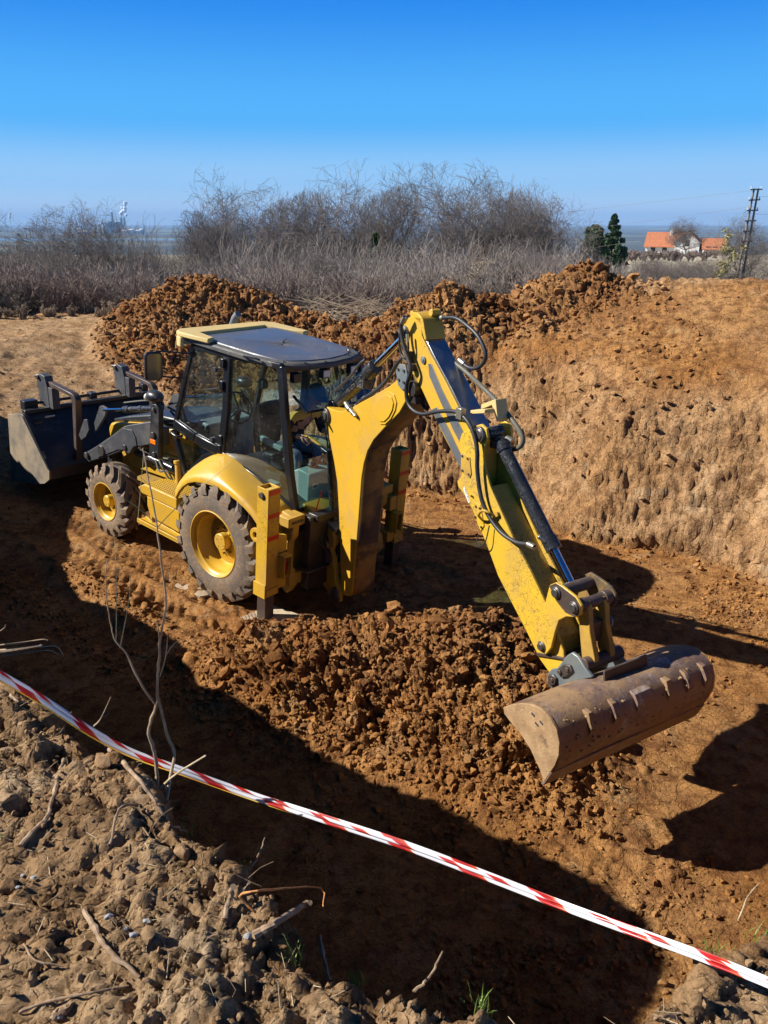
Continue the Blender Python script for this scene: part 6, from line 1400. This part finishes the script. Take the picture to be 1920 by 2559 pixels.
# ------------------------------------------------------------------ barrier tape
def near_at(px, py, dist): return world_at(px, py, dist)
tp_ = [(-420, 1470, 2.45), (-200, 1575, 2.42), (0, 1688, 2.40), (110, 1752, 2.38), (230, 1830, 2.36), (330, 1882, 2.34), (450, 1925, 2.30), (600, 1978, 2.26), (800, 2045, 2.12), (1000, 2110, 1.98), (1200, 2185, 1.84), (1400, 2262, 1.70), (1600, 2335, 1.55), (1760, 2394, 1.43), (1920, 2458, 1.32), (2150, 2560, 1.18)]
C_ = [np.array(near_at(*q)) for q in tp_]; C_ = smooth_path(C_, 14); n = len(C_)
def ribbon(name, mat, w0, w1, offd, parent=None, us=7.2, k=6, fold=.012):
    V, UVs = [], []; L = 0
    for i, p in enumerate(C_):
        t = C_[min(i + 1, n - 1)] - C_[max(i - 1, 0)]; t /= np.linalg.norm(t); L += np.linalg.norm(C_[i] - C_[i - 1]) if i else 0
        tw_ = .50 + .5 * math.sin(L * 1.7 + .5) + .25 * math.sin(L * 5.3); nrm = np.cross(t, [0, 0, 1.]); nrm /= np.linalg.norm(nrm); up_v = np.cross(nrm, t)
        a = up_v * math.cos(tw_) + nrm * -math.sin(tw_); b = np.cross(t, a)
        for j in range(k + 1):
            u = j / k; wv = w0 + (w1 - w0) * u; V.append(p + a * (wv * (1.0 - .48 * i / n)) + b * (fold * math.sin(u * math.pi * 1.5 + .3 * math.sin(L * 5)) + offd)); UVs.append((L * us * .9, u))
    F = [(i * (k + 1) + j, i * (k + 1) + j + 1, (i + 1) * (k + 1) + j + 1, (i + 1) * (k + 1) + j) for i in range(n - 1) for j in range(k)]
    me = bpy.data.meshes.new(name); me.from_pydata([tuple(v) for v in V], [], F); uvl = me.uv_layers.new(name='uv')
    for lp in me.loops: uvl.data[lp.index].uv = UVs[lp.vertex_index]
    me.shade_smooth(); return link(name, me, parent, M[mat])
tape = ribbon('barrier_tape', 'tape', -.0160, .0145, 0, us=4.6); tag(tape, 'red and white striped plastic barrier tape stretched across the foreground', 'barrier tape')
fl = ribbon('folded_edge', 'tape_edge', -.0185, -.0130, .003, tape, k=2, fold=.002); tape['kind'] = 'thing' if False else ''
del tape['kind']
fl2 = ribbon('folded_back', 'tape', .005, .017, .004, tape, us=7.1, k=3, fold=.004)

# ------------------------------------------------------------------ sapling, sticks, stones, grass
def twigs(name, label, cat, paths, mat='sapling', group=None):
    m = MB()
    for pts, r0_, r1_ in paths: m.path([tuple(world_at(*p)) for p in pts], list(np.linspace(r0_, r1_, 6)), 7, 5)
    return tag(obj(name, m, mat), label, cat, group)
q = 2.22
sap = empty('sapling', tuple(world_at(400, 2060, 2.02))); tag(sap, 'thin forked leafless sapling rising from the bank behind the tape', 'sapling'); bpy.context.view_layer.update(); SI = Matrix.Translation(-Vector(sap.location))
def sp(name, paths, mat):
    m = MB()
    g = random.Random(name)
    for pts, r0_, r1_ in paths:
        Q_ = smooth_path([tuple(world_at(*p)) for p in pts], 5); m.path([q_ + np.array([g.gauss(0, .10), 0, g.gauss(0, .1)]) * r0_ for q_ in Q_], [float(np.interp(i, [0, len(Q_) - 1], [r0_, r1_])) * .80 * (.88 + .24 * g.random()) for i in range(len(Q_))], 8)
    return obj1(name, m, mat, sap, SI)
sp('stem', [([(393, 1972, q), (392, 1915, q), (384, 1870, q), (372, 1835, q), (378, 1800, q), (392, 1760, q), (393, 1720, q)], .0085, .006), ([(412, 2030, 2.1), (424, 1950, 2.16), (436, 1885, q), (418, 1835, q), (402, 1770, q), (396, 1745, q), (393, 1720, q), (397, 1660, q), (400, 1600, q), (408, 1560, q), (415, 1500, q), (402, 1400, q), (390, 1300, q), (376, 1220, q), (357, 1120, q)], .0078, .0026)], 'sapling')
sp('branch', [([(390, 1762, q), (350, 1705, q), (320, 1640, q), (308, 1622, q), (288, 1600, q), (277, 1560, q), (268, 1500, q), (264, 1440, q), (268, 1400, q)], .0052, .0016), ([(400, 1690, q), (412, 1650, q), (418, 1610, q), (420, 1580, q)], .003, .0014), ([(416, 1635, q), (430, 1615, q), (444, 1600, q)], .002, .001), ([(400, 1610, q), (396, 1570, q), (393, 1550, q)], .003, .0013)], 'sapling')
sp('shoot', [([(290, 1604, q), (291, 1540, q), (291, 1440, q), (285, 1330, q)], .0022, .001), ([(300, 1618, q), (312, 1560, q), (322, 1500, q), (328, 1435, q)], .0022, .001), ([(360, 1130, q), (345, 1300, q + .02)], .001, .001)], 'sapling_tip')
sp('side_twig', [([(392, 1320, q), (440, 1270, q), (500, 1220, q), (575, 1160, q)], .0016, .0007), ([(386, 1305, q), (340, 1265, q), (290, 1235, q)], .0016, .0007), ([(375, 1215, q), (350, 1190, q)], .0013, .0006)], 'sapling_tip')
def gstick(pts, r0_, r1_, label, mat='stick', lift=.008, name='stick', group=None):
    m = MB(); P = []
    for x in pts:
        px, py = x[:2]; p = world_at(px, py, 1.0); d = p - Vector((0, 0, CH)); t = (2.42 - CH) / d.z; h_ = Vector((0, 0, CH)) + d * t
        for _ in range(6): zz = ground_z(h_.x, h_.y) + lift + (x[2] if len(x) > 2 else 0); zz = max(zz, 2.2); h_ = Vector((0, 0, CH)) + d * ((zz - CH) / d.z)
        P.append(tuple(h_))
    Q_ = smooth_path(P, 6); g = random.Random(len(label)); rr_ = [float(np.interp(i, [0, len(Q_) - 1], [r0_, r1_])) * (.82 + .3 * g.random() + (.35 if g.random() < .1 else 0)) for i in range(len(Q_))]
    Q_ = [q_ + np.array([g.gauss(0, .22), g.gauss(0, .22), g.gauss(0, .12)]) * r0_ for q_ in Q_]
    m.path(Q_, rr_, 8); return tag(obj(name, m, mat), label, 'stick', group)
gstick([(52, 2115), (90, 2070), (120, 2040), (140, 1960), (160, 1900, .02)], .008, .006, 'grey crooked stick lying left on the bank below the tape')
gstick([(210, 2275), (250, 2345), (290, 2395), (350, 2440)], .0068, .005, 'curved grey stick lying in the middle of the dry bank')
gstick([(265, 1865, .03), (330, 1930, .02), (380, 1990, .02), (420, 2055, .01), (465, 2080)], .008, .004, 'long knobbly brown root running down to the sapling foot')
gstick([(640, 2335, .01), (700, 2300, .04), (760, 2262, .09), (772, 2255, .11)], .010, .008, 'short thick cut branch poking over the edge of the pit')
gstick([(560, 2295), (572, 2250, .03), (583, 2215, .05)], .007, .006, 'short dark stub leaning on the lumpy rim')
gstick([(600, 2210, 0), (640, 2150, .05), (662, 2095, .12)], .005, .002, 'thin upright twig beside the grass at the rim')
gstick([(640, 2280, .02), (600, 2240, .06), (660, 2225, .12), (800, 2220, .12), (808, 2270, .03)], .0035, .002, 'orange root curling out over the pit edge', 'root_orange')
gstick([(1035, 2480, .02), (1075, 2440, .08), (1105, 2380, .16)], .006, .003, 'forked twig standing at the rim above the black shadow')
gstick([(800, 2340), (810, 2400), (825, 2450)], .005, .004, 'pale broken stalk lying at the rim right of the clods')
gstick([(45, 2530), (130, 2500), (230, 2480), (320, 2465)], .004, .003, 'brown split stalk at the bottom left')
gstick([(130, 2545), (150, 2530), (180, 2515)], .010, .008, 'stubby brown root end at the bottom left')
gstick([(60, 2360), (90, 2400), (160, 2415)], .003, .002, 'thin hooked twig on the left cracked ground')
gstick([(275, 2110, .03), (300, 2020, .03), (345, 2010)], .004, .003, 'small twig stuck between clods left of the sapling')
gstick([(1700, 2545, 0), (1650, 2540, .06), (1620, 2555, .08)], .004, .003, 'pale root sticking out of the right bank')
gstick([(1845, 2300, .05), (1870, 2240, .14), (1900, 2205, .2)], .003, .001, 'fine dry twigs at the top of the right bank', 'straw')
gstick([(0, 1700, .02), (30, 1740), (60, 1760)], .006, .004, 'grey stub at the left edge under the tape')
# branch reaching in from the left over the shadow
tw = twigs('twig_bundle', 'dead reddish branch with pale twigs reaching in from the left edge', 'branch', [([(-60, 1630, 2.9), (10, 1627, 2.9), (60, 1620, 2.9), (105, 1612, 2.9)], .011, .006), ([(0, 1612, 2.9), (60, 1605, 2.9), (105, 1598, 2.9), (120, 1600, 2.9)], .003, .002), ([(90, 1618, 2.9), (140, 1615, 2.9), (160, 1640, 2.9)], .003, .001), ([(0, 1640, 2.9), (60, 1632, 2.9), (120, 1625, 2.9), (145, 1635, 2.9)], .003, .0015), ([(-20, 1590, 2.9), (10, 1570, 2.9), (14, 1560, 2.9)], .002, .001)], 'sapling')
twigs('rim_twig', 'small forked twig growing above the tape near the left', 'twig', [([(235, 1815, 2.5), (250, 1800, 2.5), (265, 1770, 2.5), (277, 1742, 2.5)], .004, .0015), ([(255, 1795, 2.5), (270, 1785, 2.5), (274, 1780, 2.5)], .002, .001)], 'stick')
twigs('rim_twig', 'broken pale stalk pointing up right behind the tape by the sapling', 'twig', [([(395, 1975, 2.15), (440, 1935, 2.15), (515, 1888, 2.15)], .004, .003)], 'straw')

# straw and fine litter on the bank
ls = []
ids = rng.choice(gx.size, 950, p=(lambda a: a / a.sum())((gnear & (gy < 3.2) & (gy > .7) & (gd > -.02) & (gx < 1.4) & (gx > -2.4)) * area))
for i in ids:
    a = random.random() * 6.28; L = random.uniform(.012, .07) * (1.6 if random.random() < .15 else 1); p = Vector(TV[i]); d = Vector((math.cos(a), math.sin(a), random.gauss(.02, .18))).normalized(); r_ = random.uniform(.0007, .0018)
    ls.append(((p.x, p.y, p.z + .004), (p.x + d.x * L, p.y + d.y * L, p.z + .006 + d.z * L), r_, r_ * .7, 0))
tag(link('straw_litter', seg_mesh('straw_litter', ls, 'straw')), 'fine dry straw and root hairs littering the bank', 'straw', kind='stuff')
ls = []
ids = rng.choice(gx.size, 420, p=(lambda a: a / a.sum())((gnear & (gy < 3.4) & (gy > .8) & (gd > -.25) & (gd < .35) & (gx < 1.4)) * area))
for i in ids:
    p = Vector(TV[i]); d = Vector((random.gauss(.2, .5), random.gauss(.2, .5), random.gauss(-.1, .5))).normalized(); q_ = p
    for k in range(3): d = (d + Vector((random.gauss(0, .4), random.gauss(0, .4), random.gauss(-.1, .3)))).normalized(); q2 = q_ + d * random.uniform(.01, .04); ls.append((q_[:], q2[:], .0012, .0008, 0)); q_ = q2
tag(link('fine_roots', seg_mesh('fine_roots', ls, 'stick')), 'tangle of fine roots hanging from the broken rim', 'roots', kind='stuff')
# grey pebbles, one by one
for k, (px, py, r_, lb_t) in enumerate(((85, 2193, .010, 'pale round pebble, larger of the left pair'), (57, 2188, .008, 'blue grey pebble at the left of the left pair'), (272, 2290, .0105, 'angular grey pebble above the curved stick'), (313, 2322, .009, 'blue grey pebble right of the curved stick'), (335, 2335, .0105, 'pale pebble with a dark side in the middle group'), (368, 2300, .010, 'flat pale pebble topmost in the middle group'), (620, 2340, .012, 'grey pebble near the lumpy rim'), (150, 2538, .011, 'grey pebble at the bottom left corner'), (45, 2218, .006, 'tiny grey chip below the left pair'))):
    p = world_at(px, py, 1.0); d = p - Vector((0, 0, CH)); h_ = Vector((0, 0, CH)) + d * ((2.43 - CH) / d.z)
    for _ in range(5): h_ = Vector((0, 0, CH)) + d * ((ground_z(h_.x, h_.y) + .004 - CH) / d.z)
    V = rock(I1, 200 + k, .15) * r_; m = MB().add(V + np.array(h_), [tuple(f) for f in F1_]); tag(obj('pebble', m, 'pebble', ang=30), lb_t, 'pebble', 'grey pebbles on the bank')
def grass(px, py, n, h0, label, seed, dz=0):
    g = random.Random(seed); p = world_at(px, py, 1.0); d = p - Vector((0, 0, CH)); h_ = Vector((0, 0, CH)) + d * ((2.40 - CH) / d.z)
    for _ in range(6): h_ = Vector((0, 0, CH)) + d * ((max(ground_z(h_.x, h_.y), 2.2) - CH) / d.z)
    m = MB()
    for i in range(n):
        b = h_ + Vector((g.gauss(0, .018), g.gauss(0, .018), -.01)); a = g.random() * 6.28; ln = g.uniform(.3, 1.0); H = h0 * g.uniform(.5, 1.1); o = Vector((math.cos(a), math.sin(a), 0)); s_ = Vector((-math.sin(a), math.cos(a), 0)) * g.uniform(.0012, .0028)
        rows = [[tuple(b + o * (H * ln * t * t * .7) + Vector((0, 0, H * t)) + s_ * (1 - t) * q_) for q_ in (-1, 0, 1)] for t in (0, .35, .7, 1)]
        rows = [[r[0], (r[1][0], r[1][1], r[1][2] - .0006), r[2]] for r in rows]; m.grid(rows)
    tag(obj('grass_tuft', m, 'grass', solid=.0003), label, 'grass tuft')
grass(880, 2470, 60, .055, 'green grass tuft at the rim in the bottom middle', 1)
grass(470, 2080, 26, .04, 'sparse green tuft where the long root meets the rim', 2)
grass(600, 2180, 16, .05, 'pale grass tuft on the lumpy rim left of the upright twig', 3)
grass(1200, 2520, 22, .05, 'dry and green tuft at the rim right of the black shadow', 4)
grass(1790, 2400, 34, .05, 'green tuft at the tip of the right bank', 5)
grass(1900, 2360, 30, .06, 'taller grass at the right edge on the right bank', 6)
grass(4, 2080, 14, .03, 'tiny green sprout cut by the left edge', 7)
grass(730, 2400, 18, .05, 'thin grass blades below the short cut branch', 8)
# boards under the stabiliser, and a board on the floor
def w2(px, py, z=0):
    p = world_at(px, py, 1.0); d = p - Vector((0, 0, CH)); return Vector((0, 0, CH)) + d * ((z - CH) / d.z)
def board(pts, z, th, mat, label, ribs=0):
    P = [w2(a, b, z) for a, b in pts]; m = MB().prism([(p.x, p.y) for p in P], 'z', z - th, z); o = tag(obj('wooden_board', m, mat, bevel=.004), label, 'board')
    if ribs:
        for k in range(ribs):
            t0, t1 = (k + .15) / ribs, (k + .85) / ribs; a = P[0].lerp(P[1], t0); b = P[0].lerp(P[1], t1); c = P[3].lerp(P[2], t1); d = P[3].lerp(P[2], t0)
            obj1('slat', MB().prism([(q_.x, q_.y) for q_ in (a, b, c, d)], 'z', z + .0005, z + .014), mat, o)
board([(590, 1550), (650, 1525), (672, 1580), (615, 1600)], .05, .05, 'board', 'grey slatted board sunk in the soil beside the stabiliser foot', 8)
board([(683, 1512), (748, 1535), (735, 1552), (668, 1560)], .06, .05, 'concrete', 'pale board under the stabiliser foot in the shade')
board([(415, 1455), (500, 1490), (560, 1480), (470, 1432)], .03, .03, 'board', 'thin brown board half buried next to the rear tyre')

# ------------------------------------------------------------------ the air of the valley
hz = MB().box(-32000, 32000, -300, 34500, -102, 340); hm_ = bpy.data.materials.new('haze'); hm_.use_nodes = True; t_ = hm_.node_tree; t_.nodes.remove(t_.nodes['Principled BSDF'])
pv = t_.nodes.new('ShaderNodeVolumePrincipled'); pv.inputs['Color'].default_value = (.36, .62, 1.0, 1); pv.inputs['Density'].default_value = HAZE if 'HAZE' in globals() else 5.5e-5; pv.inputs['Anisotropy'].default_value = 0.0
t_.links.new(pv.outputs[0], t_.nodes['Material Output'].inputs['Volume'])
ho_ = obj('haze', hz, hm_); tag(ho_, 'pale blue haze over the valley', 'haze', kind='stuff')
